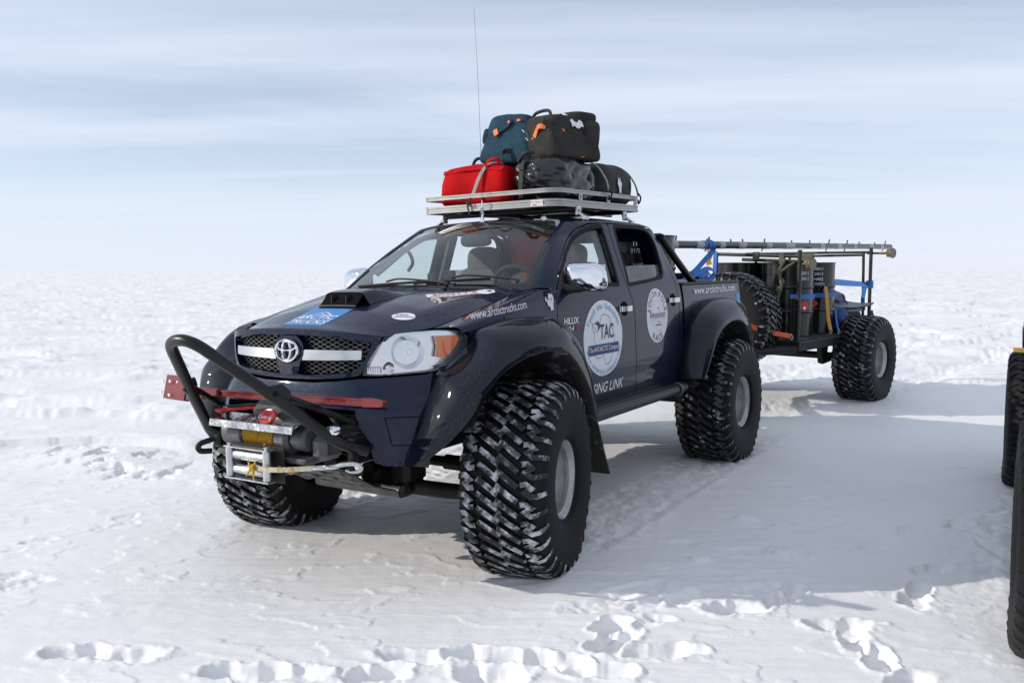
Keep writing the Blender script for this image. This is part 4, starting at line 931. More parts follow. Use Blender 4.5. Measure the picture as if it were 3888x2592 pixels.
for sg in (1, -1):
    flare(jf, lf, 0., sg, 'navy_flare'); flare(jr, lr, 3.18, sg, 'navy_flare')
    for cy, r_, a0, a1 in ((0, .715, 18, 148), (3.18, .715, 18, 162)):
        th_ = np.linspace(R(a0), R(a1), 30); G = np.stack([np.stack([np.full(30, x), cy+r_*np.cos(th_), .46+r_*np.sin(th_)*(.97 if cy else .98)], -1) for x in (.42, .62, .84, 1.0)], 1); G[..., 0] *= sg
        part('arch_liner', grid_data(G, sg > 0), 'underbody_ice', truck)
    b = MB(); P = [(.50,.79),(.56,.66),(.63,.50),(.695,.365)]
    V = [(sg*x, y, z) for y, z in P for x in (.70, 1.105)]; V += [(x, y+.012, z) for x, y, z in V]; F = []
    for i in range(3): F += [(2*i, 2*i+1, 2*i+3, 2*i+2), (8+2*i, 8+2*i+2, 8+2*i+3, 8+2*i+1), (2*i+1, 8+2*i+1, 8+2*i+3, 2*i+3), (2*i, 2*i+2, 8+2*i+2, 8+2*i)]
    F += [(6, 7, 15, 14)]; b.add(V, F); b.build('mud_flap', 'underbody_ice', truck)
    b = MB(); b.box((sg*.93, 3.80, .58), (.34, .012, .42), rot=(R(-6), 0, 0)); b.build('mud_flap', 'underbody_ice', truck)
    b = MB(); b.tube([(sg*.965, .62, .70), (sg*.965, 2.30, .70)], .041, 16); b.box((sg*.90, 1.45, .738), (.13, 1.45, .014), .005)
    for y in (.80, 1.5, 2.15): b.tube([(sg*.95, y, .69), (sg*.80, y, .66), (sg*.55, y, .70)], .022, 8)
    b.build('side_step', 'powder_black', truck)
    for y in (.64, 2.16): b = MB(); b.lathe([(-.014, .043), (-.014, .054), (.014, .054), (.014, .043)], (sg*.965, y, .70), (0, 1, 0), 18); b.build('step_ring', 'winch_grey', truck)
# --- underside
b = MB()
for sx in (1, -1): b.box((sx*.42, 1.9, .68), (.09, 4.6, .14), .015)
for y in (.6, 1.4, 2.3, 3.0, 3.9): b.box((0, y, .68), (.84, .10, .08), .01)
b.box((0, 1.5, .92), (1.60, 2.0, .40), .05); b.box((0, .1, .95), (.8, 1.2, .42), .05); b.build('chassis', 'chassis_black', truck)  # the two large blocks are added fillers that keep light out of gaps
b = MB(); b.tube([(-.80, 3.18, .49), (.80, 3.18, .49)], .055, 12); b.sphere((.05, 3.16, .49), .15, 16, 10, (1, .9, .95)); b.tube([(.05, 3.0, .52), (.05, 1.6, .62)], .035, 10)
for sx in (1, -1):
    b.tube([(sx*.55, 2.5, .62), (sx*.55, 3.18, .55), (sx*.55, 3.9, .66)], .03, 8); b.tube([(sx*.62, 3.25, .48), (sx*.52, 3.1, .80)], .035, 10)
b.build('rear_axle', 'chassis_black', truck)
b = MB(); b.sphere((.17, -.22, .44), .125, 16, 10, (1.2, .95, .85)); b.cyl((.05,-.32,.47),(.05,-.12,.47),.06,14); b.box((.30,-.25,.50),(.14,.2,.14),.03); b.tube([(-.75, .02, .50), (.75, .02, .50)], .032, 12)
for sx in (1, -1):
    b.tube(bez([(sx*.32, -.26, .41), (sx*.54, -.13, .375), (sx*.76, .0, .36)], 5), [.045]*6+[.038]*5, 10); b.tube(bez([(sx*.30, .20, .46), (sx*.52, .10, .42), (sx*.76, .0, .37)], 5), .035, 10)
    b.cyl((sx*.32, -.33, .41), (sx*.32, -.19, .41), .05, 14); b.box((sx*.26,-.26,.47),(.14,.09,.12),.02); b.sphere((sx*.76, 0, .37), .05); b.tube([(sx*.72, 0, .38), (sx*.72, .02, .66)], .045, 10); b.tube([(sx*.40, .08, .72), (sx*.72, .02, .68)], .028, 8)
    b.tube([(sx*.35, -.16, .54), (sx*.72, -.12, .52)], .014, 8)
    for k in range(6): b.lathe([(0, .040), (.010, .046), (.020, .040)], (sx*(.36+.020*k), .02, .50), (sx, 0, 0), 14)
b.build('front_axle', 'chassis_black', truck)
b = MB(); G = [(-.36,-.84,.63),(.36,-.84,.63),(.37,-.62,.50),(.30,-.34,.40),(-.30,-.34,.40),(-.37,-.62,.50)]; b.add(G+[(x, y, z-.008) for x, y, z in G], [(0,1,2,5),(5,2,3,4),(6,11,8,7),(11,10,9,8),(0,6,7,1),(2,8,9,3),(3,9,10,4),(4,10,11,5)])
b.build('skid_plate', 'underbody_ice', truck)
b = MB()
for x in (-.28,-.14, 0,.14,.28): b.box((x, -.73, .560), (.030, .27, .03), .006, rot=(R(-31), 0, 0))
for y, z in ((-.82,.612),(-.74,.565),(-.66,.518)): b.box((0, y, z), (.66, .035, .02), .006, rot=(R(-31), 0, 0))
b.tube([(-.30,-.36,.40),(.34,-.36,.40)], .035, 10)
b.build('skid_rib', 'winch_grey', truck)
for sx in (1, -1):
    b = MB(); b.lathe([(0,.034),(.02,.036),(.16,.030),(.17,.018),(.36,.018)], (sx*.64, .02, .42), (-.10*sx, .0, .9), 14); b.build('damper', 'badge_red', truck)
# --- cabin
cb = empty('cabin', (0, 0, 0), (0, 0, 0), truck)
b = MB(); b.box((0, 1.45, 1.10), (1.56, 2.05, .04)); b.box((0, 2.40, 1.35), (1.40, .06, .5)); b.box((0, 1.5, 1.925), (1.16, 1.0, .012))
for sx in (1, -1): b.box((sx*.80, 1.48, 1.30), (.03, 1.85, .36))
b.build('cab_lining', 'interior_dark', cb)
b = MB(); pr = [(.36,1.20),(.36,1.505),(.50,1.535),(.66,1.525),(.74,1.48),(.76,1.30),(.70,1.12)]; b.prism([(y, z) for y, z in pr], (-.70, 0, 0), (0, 1, 0), (0, 0, 1), 1.40); b.build('dashboard', 'interior_grey', cb)
b = MB(); c = np.array([.38, .86, 1.485]); _, u__, w__ = frame_along((0, .88, .47)); b.tube([c+.19*(math.cos(t)*u__+math.sin(t)*w__) for t in np.linspace(0, 2*math.pi, 36, endpoint=False)], .016, 8, closed=True); b.sphere(c, .06, 12, 8)
for t in (.4, 2.7, 4.7): b.tube([c, c+.185*(math.cos(t)*u__+math.sin(t)*w__)], .013, 6)
b.tube([c, c+np.array([0, -.2, -.10])], .035, 8); b.build('steering_wheel', 'interior_dark', cb)
def soft_box(c, d, e=4.5, n=12, rot=None, fn=None):
    """rounded cushion: cube sphere with superquadric rounding"""
    V = []; F = []; key = {}
    def vid(p):
        k = tuple(np.round(p, 5))
        if k not in key: key[k] = len(V); V.append(p)
        return key[k]
    g = np.tan(np.linspace(-1, 1, n+1)*math.pi/4)
    for ax in range(3):
        for s in (-1, 1):
            for i in range(n):
                for j in range(n):
                    q = []
                    for a, c_2 in ((i, j), (i+1, j), (i+1, j+1), (i, j+1)):
                        p = np.zeros(3); p[ax] = s; p[(ax+1) % 3] = g[a]; p[(ax+2) % 3] = g[c_2]; q.append(vid(p))
                    F.append(tuple(q) if s > 0 else tuple(q[::-1]))
    V = np.array(V); nr = np.sum(np.abs(V)**e, 1)**(1/e); V = V/nr[:, None]; V = V*np.asarray(d)/2
    if fn is not None: V = fn(V)
    if rot is not None: V = V @ np.array(Euler(rot).to_matrix()).T
    return V+np.asarray(c, float), F
for x in (-.38, .38):
    b = MB(); b.add(*soft_box((x, 1.18, 1.20), (.50, .52, .18), 4)); b.add(*soft_box((x, 1.50, 1.40), (.48, .16, .56), 3.5, rot=(R(-14), 0, 0))); b.add(*soft_box((x, 1.545, 1.715), (.285, .10, .205), 3.2, rot=(R(-8), 0, 0)))
    st_ = b.build('seat', 'seat_fabric', cb)
    for dx in (-.06, .06): b = MB(); b.tube([(x+dx, 1.53, 1.58), (x+dx, 1.545, 1.66)], .007, 8); b.build('headrest_post', 'chrome', cb)
b = MB(); b.add(*soft_box((0, 2.0, 1.22), (1.30, .50, .18), 4)); b.add(*soft_box((0, 2.28, 1.42), (1.30, .16, .46), 3.5, rot=(R(-10), 0, 0)))
for x in (-.38, .38): b.add(*soft_box((x, 2.30, 1.69), (.27, .10, .15), 3.2))
b.build('rear_seat', 'interior_grey', cb)
b = MB(); b.add(*soft_box((.0, .90, 1.835), (.25, .045, .085), 3.5, rot=(R(10), 0, 0))); b.tube([(0, .92, 1.86), (0, .965, 1.925)], .010, 6); b.build('rear_view_mirror', 'interior_grey', cb)
for sx in (-1, 1):
    b = MB(); b.tube(bez([(sx*.640, .86, 1.815), (sx*.60, .90, 1.775), (sx*.61, .955, 1.70), (sx*.665, .97, 1.64)], 5), .013, 8)
    b.tube(bez([(sx*.665, .62, 1.62), (sx*.62, 1.05, 1.865), (sx*.60, 1.4, 1.905)], 6), .022, 8); b.box((sx*.685, 1.475, 1.70), (.035, .09, .44), .01, rot=(0, sx*R(-19), 0))
    b.tube([(sx*.67, 1.475, 1.86), (sx*.70, 1.48, 1.55)], .018, 6); b.build('pillar_trim', 'seat_fabric', cb)
b = MB(); P = np.array([[(x, 1.20+.03*math.sin(x*31)+.05*(1-z_)+.12*z_, 1.88-.42*z_*(1-.5*abs(x-.27)/.27)+.03*math.sin(x*17)*z_) for z_ in np.linspace(0, 1, 12)] for x in np.linspace(.02, .52, 18)])
d = grid_data(P); b.add(d[0], d[1]); b.add(d[0]+[0, .012, 0], [f[::-1] for f in d[1]]); b.build('screen_reflection_cloth', 'reflection_red', cb)  # red sheet added in place of a dark red reflection across the windscreen
b = MB(); b.box((-.16, .80, 1.60), (.10, .03, .07), .01); b.tube([(-.16, .78, 1.50), (-.16, .80, 1.58)], .008, 6); b.build('dash_gauge', 'interior_dark', cb); b = MB(); b.box((-.30, .78, 1.575), (.07, .03, .09), .01); b.tube([(-.30, .76, 1.48), (-.30, .78, 1.56)], .008, 6); b.build('dash_gauge', 'interior_dark', cb)
# --- aerial
b = MB(); b.cyl((0, .985, 1.955), (0, .985, 1.985), .016, 12); b.cyl((0, .985, 1.985), (0, .985, 2.02), .012, 12, .008)
b.tube([(.011*math.cos(t), .985+.011*math.sin(t), 2.02+.045*t/(2*math.pi*5)) for t in np.linspace(0, 2*math.pi*5, 60)], .0035, 6); b.cyl((0, .985, 2.065), (0, .985, 2.115), .005, 8)
an = b.build('aerial', 'chrome', truck); b = MB(); b.tube([(-.0*k, .985, 2.11+k*.1325) for k in range(11)], np.linspace(.0016, .0009, 11), 6); b.V = [np.concatenate(b.V)]; b.V[0][:, 0] -= .035*((b.V[0][:, 2]-2.1)/1.33)**2; b.build('whip', 'winch_grey', an)
b = MB(); P = roof(np.array([.40,.48,.56]), np.array([1.02,1.045,1.075])); b.ribbon(P+[0, 0, .003], .05, (0, -.2, 1), .002); b.ribbon([(.575,1.03,1.952),(.60,1.0,1.90),(.607,.965,1.86)], .035, (.8,-.4,.5), .002); b.ribbon([(.46,1.03,1.983),(.50,1.0,1.958)], .03, (0, -.5, .8), .002); b.build('tape_patch', 'pipe_tape', rf)
# ---------------------------------------------------------------- stinger bar, winch, roof rack
bb_ = MB()
bb_.tube(arc_corner([(-.50,-.90,.765),(-.505,-.97,.80),(-.30,-1.23,1.055),(-.085,-1.49,1.318),(.085,-1.50,1.330),(.30,-1.245,1.065),(.50,-1.0,.80),(.545,-.86,.745)], .13, 8), .028, 14)
sb = bb_.build('stinger_bar', 'powder_black', truck)
for sx in (1, -1):
    b = MB(); b.tube([(sx*.315,-1.215,1.065),(sx*.46,-.88,.89),(sx*.46,-.70,.84)], .016, 8); b.prism([(-.06,-.035),(.06,-.05),(.05,.03),(.0,.055),(-.06,.02)], (sx*.325,-1.21,1.055), (.45*sx,.80,-.38), (0,.42,.90), .012); b.cyl((sx*.315-.012,-1.235,1.06),(sx*.315+.025,-1.235,1.06), .014, 6)
    b.box((sx*.50,-.82,.75), (.05,.22,.14), .01); b.build('bar_brace', 'powder_black', sb)
wi = empty('winch', (0, 0, 0), (0, 0, 0), truck)
b = MB(); b.cyl((-.30,-.985,.80),(-.14,-.985,.80), .075, 24, bev=.012); b.cyl((.10,-.985,.80),(.20,-.985,.80), .085, 24, bev=.02); b.cyl((.20,-.985,.80),(.30,-.985,.80), .062, 24, bev=.015); b.box((-.02,-.90,.90), (.30,.17,.14), .05); b.box((0,-.94,.70), (.66,.24,.03), .008); b.box((.34,-.92,.76),(.10,.16,.13),.03)
b.build('winch_housing', 'winch_grey', wi)
b = MB()
for k in range(13): b.lathe([(0,.064),(.009,.071),(.018,.064)], (-.137+.0175*k,-.985,.80), (1,.03*math.sin(k),0), 20)
b.tube([(.02,-1.03,.765),(.03,-1.10,.70),(.05,-1.135,.672)], .008, 8); b.build('winch_rope', 'rope_yellow', wi)
b = MB(); b.box((-.01,-1.045,.880), (.60,.12,.006), rot=(R(16),0,R(1))); b.box((-.01,-1.105,.862), (.60,.006,.035), .0, rot=(R(-12),0,R(1))); b.build('cover_plate', 'dented_chrome', wi)
b = MB(); b.lathe([(0,.001),(.006,.040),(-.004,.044)], (.05,-1.04,.905), (0,-.8,.55), 24); V = b.V[0]; V[:, 0] = .05+(V[:, 0]-.05)*1.35; o = b.build('winch_badge', 'badge_red', wi)
fnb = lambda a, c: np.stack([np.asarray(a, float), -1.053+.0*np.asarray(a)+.55*(np.asarray(c)-.905)*.9, np.asarray(c, float)], -1)
d = Decal(fnb); d.text('Come up', (.05,.897), (1,0), (0,1), .026, 'white_vinyl', .004, .004, .2, center=True); d.build('badge_lettering', wi)
b = MB()
for z in (.715,.640): b.cyl((-.115,-1.115,z),(.125,-1.115,z), .026, 18, bev=.004)
for x in (-.130,.140): b.cyl((x,-1.135,.605),(x,-1.135,.755), .021, 16, bev=.003); b.cyl((x,-1.135,.595),(x,-1.135,.768), .010, 10); b.cyl((x,-1.135,.766),(x,-1.135,.776),.014,6)
for z in (.600,.758): b.box((.005,-1.13,z), (.32,.050,.006), .001)
b.build('fairlead', 'steel_zinc', wi)
b = MB(); b.box((.03,-1.088,.68), (.37,.010,.18), .004); b.box((.0,-1.02,.66),(.62,.12,.012)); b.build('mount_plate', 'chassis_black', wi)
b = MB(); P = bez([(.06,-1.150,.668),(.17,-1.160,.672),(.30,-1.13,.680),(.415,-1.08,.690)], 8); b.ribbon(P, [.030]*3+[.024]*(len(P)-3), (0,-1,.1), .012); b.build('rope_sleeve', 'rope_pale', wi)
b = MB()
for k in range(16):
    a = RNG.normal(0, 1, 3)*.022; b.tube([(.07,-1.155,.670),(.075+a[0]*.6,-1.170,.672+a[1]*.6),(.072+a[0]*1.2,-1.165,.674+a[2]*1.2)], [.010,.007,.003], 5)
for t in (.14,.22,.30): b.lathe([(-.004,.015),(0,.018),(.004,.015)], (t+.02,-1.145,.678), (1,.2,.05), 10)
b.build('rope_fray', 'rope_yellow', wi)['kind'] = 'stuff'
b = MB()
def link(c, ax, lx, r, w):
    ax = np.array(ax, float); ax /= np.linalg.norm(ax); _, u_2, w_2 = frame_along(ax); q = [np.array(c)+ax*lx*math.cos(t)+u_2*w*math.sin(t) for t in np.linspace(0, 2*math.pi, 18, endpoint=False)]; b.tube(q, r, 8, closed=True)
link((.445,-1.07,.693),(.9,.3,.05),.038,.008,.020); link((.495,-1.05,.697),(.9,.35,.05),.030,.008,.018)
b.tube(bez([(.51,-1.045,.700),(.55,-1.03,.712),(.600,-1.01,.715),(.625,-.99,.700),(.610,-.985,.678),(.575,-1.0,.672),(.545,-1.01,.680)], 5), np.r_[np.full(16,.011), np.linspace(.011,.006,15)], 8); b.build('winch_hook', 'steel_zinc', wi)
b = MB(); b.tube(bez([(-.28,-.97,.865),(-.36,-1.01,.90),(-.30,-1.05,.915),(-.16,-.98,.925),(-.08,-.92,.93)], 6), .010, 8); b.build('red_cable', 'wire_red', wi)
b = MB(); b.tube(bez([(-.27,-.96,.875),(-.33,-.99,.918),(-.26,-1.02,.932),(-.14,-.95,.94),(-.06,-.90,.94)], 6), .011, 8); b.build('black_cable', 'wire_black', wi)
b = MB(); b.lathe([(0,.030),(.03,.032),(.05,.026),(.060,.0)], (.475,-.99,.86), (-.1,-1,.05), 18); b.build('tow_ball', 'chrome', truck)
b = MB(); b.tube([(.475,-.99,.86),(.46,-.85,.86)], .018, 8); b.tube([(.30,-.86,.90),(.44,-.95,.885)], .010, 6); b.build('ball_stem', 'chassis_black', truck)
for sx in (1, -1):
    b = MB(); b.tube(bez([(sx*.53,-.92,.72),(sx*.56,-.99,.70),(sx*.575,-.98,.66),(sx*.555,-.92,.65)], 5), .016, 8); b.build('tow_eye', 'chassis_black', truck)
# roof rack
rk = empty('roof_rack', (0,0,0), (0,0,0), truck); XR, Y0, Y1 = .575, 1.02, 2.42
def rz_(y): return 2.072+.030*(y-1.02)/1.4
def rail(z0, hgt, th, name, parent):
    cr = .10; pts = []
    for cx, cy, a0 in ((XR-cr, Y1-cr, 0), (-XR+cr, Y1-cr, 90), (-XR+cr, Y0+cr, 180), (XR-cr, Y0+cr, 270)):
        for k in range(7): t = R(a0+90*k/6); pts.append((cx+cr*math.cos(t), cy+cr*math.sin(t)))
    pts = np.array(pts); n = len(pts); T = np.roll(pts, -1, 0)-np.roll(pts, 1, 0); T /= np.linalg.norm(T, axis=1)[:, None]; O = np.stack([T[:, 1], -T[:, 0]], -1)
    zz_ = np.array([rz_(y) for y in pts[:, 1]])+z0; pr = [(0,0),(0,hgt*.30),(-.004,hgt*.36),(-.004,hgt*.64),(0,hgt*.70),(0,hgt),(-th,hgt),(-th,0)]
    V = np.concatenate([np.c_[pts+O*a, zz_+c] for a, c in pr]); F = []
    for k in range(8):
        for i in range(n): j = (i+1) % n; F.append((k*n+i, k*n+j, ((k+1) % 8)*n+j, ((k+1) % 8)*n+i))
    o = raw(name, V, F, 'alu_rack', parent); auto_smooth(o.data, 30); return o
rail(-.022, .050, .028, 'tray_rail', rk); rail(.070, .030, .022, 'top_rail', rk)
for k in range(9):
    y = 1.10+k*.155; b = MB(); b.box((0, y, rz_(y)+.004), (1.12,.055,.022), .004); b.build('slat', 'alu_rack', rk)
b = MB()
for x in (-.3, .3): b.box((x, 1.72, 2.066), (.04,1.36,.03), .004)
for y in (1.32, 2.08): b.box((0, y, rz_(y)-.035), (1.14,.05,.03), .006)
b.build('cross_bar', 'powder_black', rk)
for sx in (1, -1):
    for y in (1.32, 2.08):
        b = MB(); b.box((sx*.578, y, 2.032), (.02,.06,.07), .006); b.box((sx*.605, y, 2.005), (.07,.05,.014), .004, rot=(0, sx*R(35), 0)); b.cyl((sx*.56, y-.012, 2.035),(sx*.60, y-.012, 2.035), .008, 8); b.box((sx*.635, y, 1.978), (.03,.05,.03), .004); b.build('rack_foot', 'steel_zinc', rk)
    for y in (1.36, 1.80, 2.28):
        b = MB(); w, h = .05, .052; hole = [(.011*math.cos(t), .011*math.sin(t)) for t in np.linspace(0, 2*math.pi, 10, endpoint=False)]; sq = [(w/2*c, h/2*s) for c, s in ((1,0),(1,.8),(.8,1),(0,1),(-.8,1),(-1,.8),(-1,-.8),(-.8,-1),(.8,-1),(1,-.8))]
        V = [(sx*(XR+.004), y+a, rz_(y)+.052+c) for a, c in hole+sq]; F = [(i, (i+1) % 10, 10+(i+1) % 10, 10+i) for i in range(10)]; b.add(V, F); b.add([(x-sx*.006, y_, z) for x, y_, z in V], F); b.build('rail_bracket', 'alu_rack', rk)
for y in (2.42,):
    for x in (-.35, .0, .35):
        b = MB(); b.box((x, y+(.012 if y < 2 else -.012), rz_(y)+.048), (.035,.008,.055), .002); b.build('rail_bracket', 'alu_rack', rk)
front = lambda a, c: np.stack([np.asarray(a, float), np.full(np.shape(a), Y0), np.asarray(c, float)], -1)
d = Decal(front); d.poly([(.375,2.056),(.472,2.056),(.472,2.094),(.375,2.094)], 'white_vinyl', .002); d.text('OUTBACK', (.424,2.074), (1,0), (0,1), .021, 'red_vinyl', .0035, .003, center=True); d.poly([(.380,2.060),(.40,2.068),(.425,2.064),(.425,2.060)], 'grey_vinyl', .0035); d.text('roof racks', (.445,2.062), (1,0), (0,1), .009, 'red_vinyl', .0035, center=True); d.build('rack_sticker', rk)

# ---------------------------------------------------------------- writing on the truck
F_, Q_ = doors['front', 1], doors['rear', 1]
def tac(parent, sg):
    fn = side if sg > 0 else (lambda y, z: side(y, z)*np.array([-1, 1, 1])); d = Decal(fn, flip=sg < 0); m = -1 if sg < 0 else 1; cy, cz, rx, rz = 1.100, 1.168, .288, .250
    X = lambda a: cy+m*a
    P = lambda L_: [(X(a), cz+c) for a, c in L_]
    d.poly([(X(a), c) for a, c in ell(0, cz, rx, rz)], 'white_vinyl', .0015)
    d.arc('Touch the Unknown', (cy, cz), rx*.855, rz*.855, 158, 22, .058, 'sky_vinyl', mx=m, narrow=.95, bold=.008); d.arc('www.antarctic-company.com', (cy, cz), rx*.875, rz*.875, 197, 343, .045, 'sky_vinyl', mx=m, narrow=.9, bold=.006)
    ant = [(-.17,.11),(-.155,.05),(-.13,.045),(-.145,.0),(-.125,-.02),(-.14,-.045),(-.12,-.06),(-.115,-.12),(-.05,-.125),(-.02,-.115),(.0,-.12),(.01,-.165),(.05,-.175),(.10,-.15),(.13,-.10),(.16,-.05),(.155,.02),(.12,.07),(.09,.13),(.03,.155),(-.02,.15),(-.05,.12),(-.055,.075),(-.085,.05),(-.10,.045),(-.125,.07),(-.155,.085),(-.17,.11)]
    d.line(P(catmull(ant, 3)), .0045, 'pale_outline', .0025)
    d.poly(P([(-.125,.100),(-.095,.118),(-.065,.108),(-.055,.085),(-.07,.06),(-.085,.055),(-.088,.085)]), 'purple_vinyl', .003, .03); d.poly(P([(-.165,.108),(-.12,.102),(-.12,.096)]), 'purple_vinyl', .003)
    d.poly(P(round_poly([(-.228,-.107),(.230,-.107),(.230,-.035),(-.228,-.035)], .012)), 'sky_vinyl', .0025); d.poly(P(round_poly([(-.220,-.102),(.222,-.102),(.222,-.040),(-.220,-.040)], .010)), 'purple_vinyl', .0035)
    d.text('The ANTARCTIC Company', (cy, cz-.083), (m,0), (0,1), .047, 'white_vinyl', .005, .004, narrow=.80, center=True); d.text('TAC', (X(.045), cz-.002), (m,0), (0,1), .135, 'purple_vinyl', .0035, .018, narrow=.78, center=True)
    d.build('door_roundel', parent)
def race(parent, sg):
    fn = side if sg > 0 else (lambda y, z: side(y, z)*np.array([-1, 1, 1])); d = Decal(fn, flip=sg < 0); m = -1 if sg < 0 else 1; cy, cz, rx, rz = 2.010, 1.272, .200, .203
    d.poly([(cy+m*a, c) for a, c in ell(0, cz, rx, rz)], 'white_vinyl', .0015); d.arc('SOUTH POLE', (cy, cz), rx*.80, rz*.82, 172, 8, .064, 'grey_vinyl', mx=m, bold=.012); d.arc('RACE', (cy, cz), rx*.80, rz*.82, 236, 304, .064, 'grey_vinyl', mx=m, bold=.012)
    d.line([(cy+m*a, cz+c) for a, c in catmull([(-.06,.10),(-.10,.05),(-.075,-.02),(-.10,-.06),(-.03,-.08),(.02,-.12),(.07,-.10),(.11,-.04),(.10,.05),(.05,.09),(0,.115),(-.06,.10)], 3)], .003, 'faint_vinyl', .0025)
    d.text('Amundsen', (cy, cz-.018), (m,0), (0,1), .080, 'grey_vinyl', .003, 0, narrow=.88, center=True); d.text('THE', (cy+m*.02, cz+.045), (m,0), (0,1), .024, 'red_vinyl', .003, center=True); d.line([(cy-m*.16, cz-.03), (cy+m*.16, cz-.03)], .003, 'faint_vinyl', .003)
    d.text('TO THE', (cy+m*.02, cz-.055), (m,0), (0,1), .018, 'red_vinyl', .003, center=True); d.poly([(cy-m*.03,cz-.075),(cy+m*.07,cz-.075),(cy+m*.07,cz-.066),(cy-m*.03,cz-.066)], 'purple_vinyl', .003); d.build('door_roundel', parent)
for sg in (1, -1): tac(doors['front', sg], sg); race(doors['rear', sg], sg)
d = Decal(side); d.text('HILUX', (.555,1.287), (1,0), (0,1), .058, 'handle_chrome', .005, .004, .15, narrow=1.12); d.build('badge_lettering', F_)
d = Decal(side); d.text('3.0 D-4', (.548,1.243), (1,0), (0,1), .042, 'handle_chrome', .005, .003, .15); d.text('D', (.712,1.243), (1,0), (0,1), .042, 'red_vinyl', .004, .008, .15); d.build('badge_lettering', F_)
d = Decal(side); d.text('SING LINK', (.945,.808), (1,0), (0,1), .095, 'white_vinyl', .003, .014, .28, narrow=1.03); d.build('lettering', F_)
d = Decal(body); u = np.array([.566,.046])/.568; d.text('www.arctictrucks.com', (1.050,1.366), u*.80, (-.08,1.), .066, 'white_vinyl', .003, .006, narrow=1.045); d.build('lettering', wings[0])
d = Decal(body); d.text('www.arctictrucks.com', (4.205,1.408), (1,.006), (0,1), .088, 'white_vinyl', .006, .012, narrow=1.36); d.build('lettering', bed)
d = Decal(body); d.poly([(S_Y0+3.93,1.28),(S_Y0+4.035,1.285),(S_Y0+4.035,1.385),(S_Y0+3.93,1.38)], 'sky_vinyl', .002); d.build('tail_sticker', bed)
d = Decal(body); q = round_poly([(4.124,1.19),(4.30,1.23),(4.32,1.345),(4.14,1.352)], .03); d.line(np.r_[densify(q, .03), densify(q, .03)[:1]], .005, 'void_black', .0015); d.build('fuel_flap', bed)
d = Decal(lambda y, z: body(S_Y0+np.asarray(y), z)); sh_ = [(.360,1.476),(.372,1.452),(.385,1.470),(.392,1.444),(.405,1.452),(.418,1.480),(.430,1.485),(.445,1.478),(.462,1.482),(.474,1.462),(.470,1.437),(.462,1.425),(.458,1.388),(.425,1.383),(.422,1.405),(.400,1.412),(.392,1.436),(.378,1.44)]
d.poly([(y-.012, z-.004) for y, z in sh_], 'white_vinyl', .0045, .02)
for q in ([(.405,1.455),(.408,1.440)], [(.430,1.460),(.432,1.440)], [(.450,1.458),(.450,1.442)]): d.line([(y-.012, z-.004) for y, z in q], .006, 'grey_vinyl', .006)
d.build('white_sticker', wings[0])
d = Decal(hood); d.poly([(-.152,-.505),(.152,-.505),(.148,-.752),(-.148,-.752)], 'blue_vinyl', .0015, .03); d.text('ARCTIC', (0,-.655), (1,0), (0,1), .072, 'white_vinyl', .003, .010, .2, 1.12, True); d.text('TRUCKS', (0,-.722), (1,0), (0,1), .072, 'white_vinyl', .003, .010, .2, 1.06, True)
d.line(catmull([(-.118,-.648),(-.07,-.605),(.0,-.565),(.05,-.58),(.085,-.605),(.125,-.612)], 5), .006, 'white_vinyl', .003); d.line(catmull([(-.02,-.572),(.03,-.60),(.06,-.592)], 5), .004, 'white_vinyl', .003); d.build('blue_sticker', bonnet)
d = Decal(hood); c, s = math.cos(R(37)), math.sin(R(37)); rotp = lambda L_, x0, y0, c=c, s=s: [(x0+a*c-b_*s, y0+a*s+b_*c) for a, b_ in L_]
c, s = math.cos(R(36)), math.sin(R(36)); d.poly(rotp(ell(0,0,.062,.048), .478,-.470), 'white_vinyl', .0015, .02); d.text('TAC', (.478-.010*c,-.470-.010*s), (c,s), (-s,c), .036, 'purple_vinyl', .003, .012, center=True); d.line(rotp([(-.052,-.012),(.052,-.012)], .478,-.470), .006, 'purple_vinyl', .003); d.build('oval_sticker', bonnet)
d = Decal(hood); A0 = np.array([.335,-.075]); A1 = np.array([.605,.178]); ux = (A1-A0)/np.linalg.norm(A1-A0); uy = np.array([-ux[1], ux[0]])*.9; W_ = np.linalg.norm(A1-A0); tp = lambda L_: [tuple(A0+ux*a+uy*c) for a, c in L_]
d.poly(tp([(-.01,-.055),(W_-.03,-.055),(W_+.02,-.02),(W_+.02,.02),(W_-.03,.055),(-.01,.055)]), 'white_vinyl', .0015, .03); d.text("SCOTT'S", tuple(A0+ux*.155+uy*-.012), ux, uy, .068, 'red_vinyl', .003, .012, center=True); d.text('STRONG BLEND TEA', tuple(A0+ux*.150+uy*-.043), ux, uy, .030, 'grey_vinyl', .003, .004, center=True); d.text('CAPTAIN', tuple(A0+ux*.11+uy*.038), ux, uy, .020, 'red_vinyl', .003, center=True)
d.poly(tp(ell(W_-.012,0,.014,.016,16)), 'grey_vinyl', .003, .02); d.build('tea_tag_sticker', bonnet)
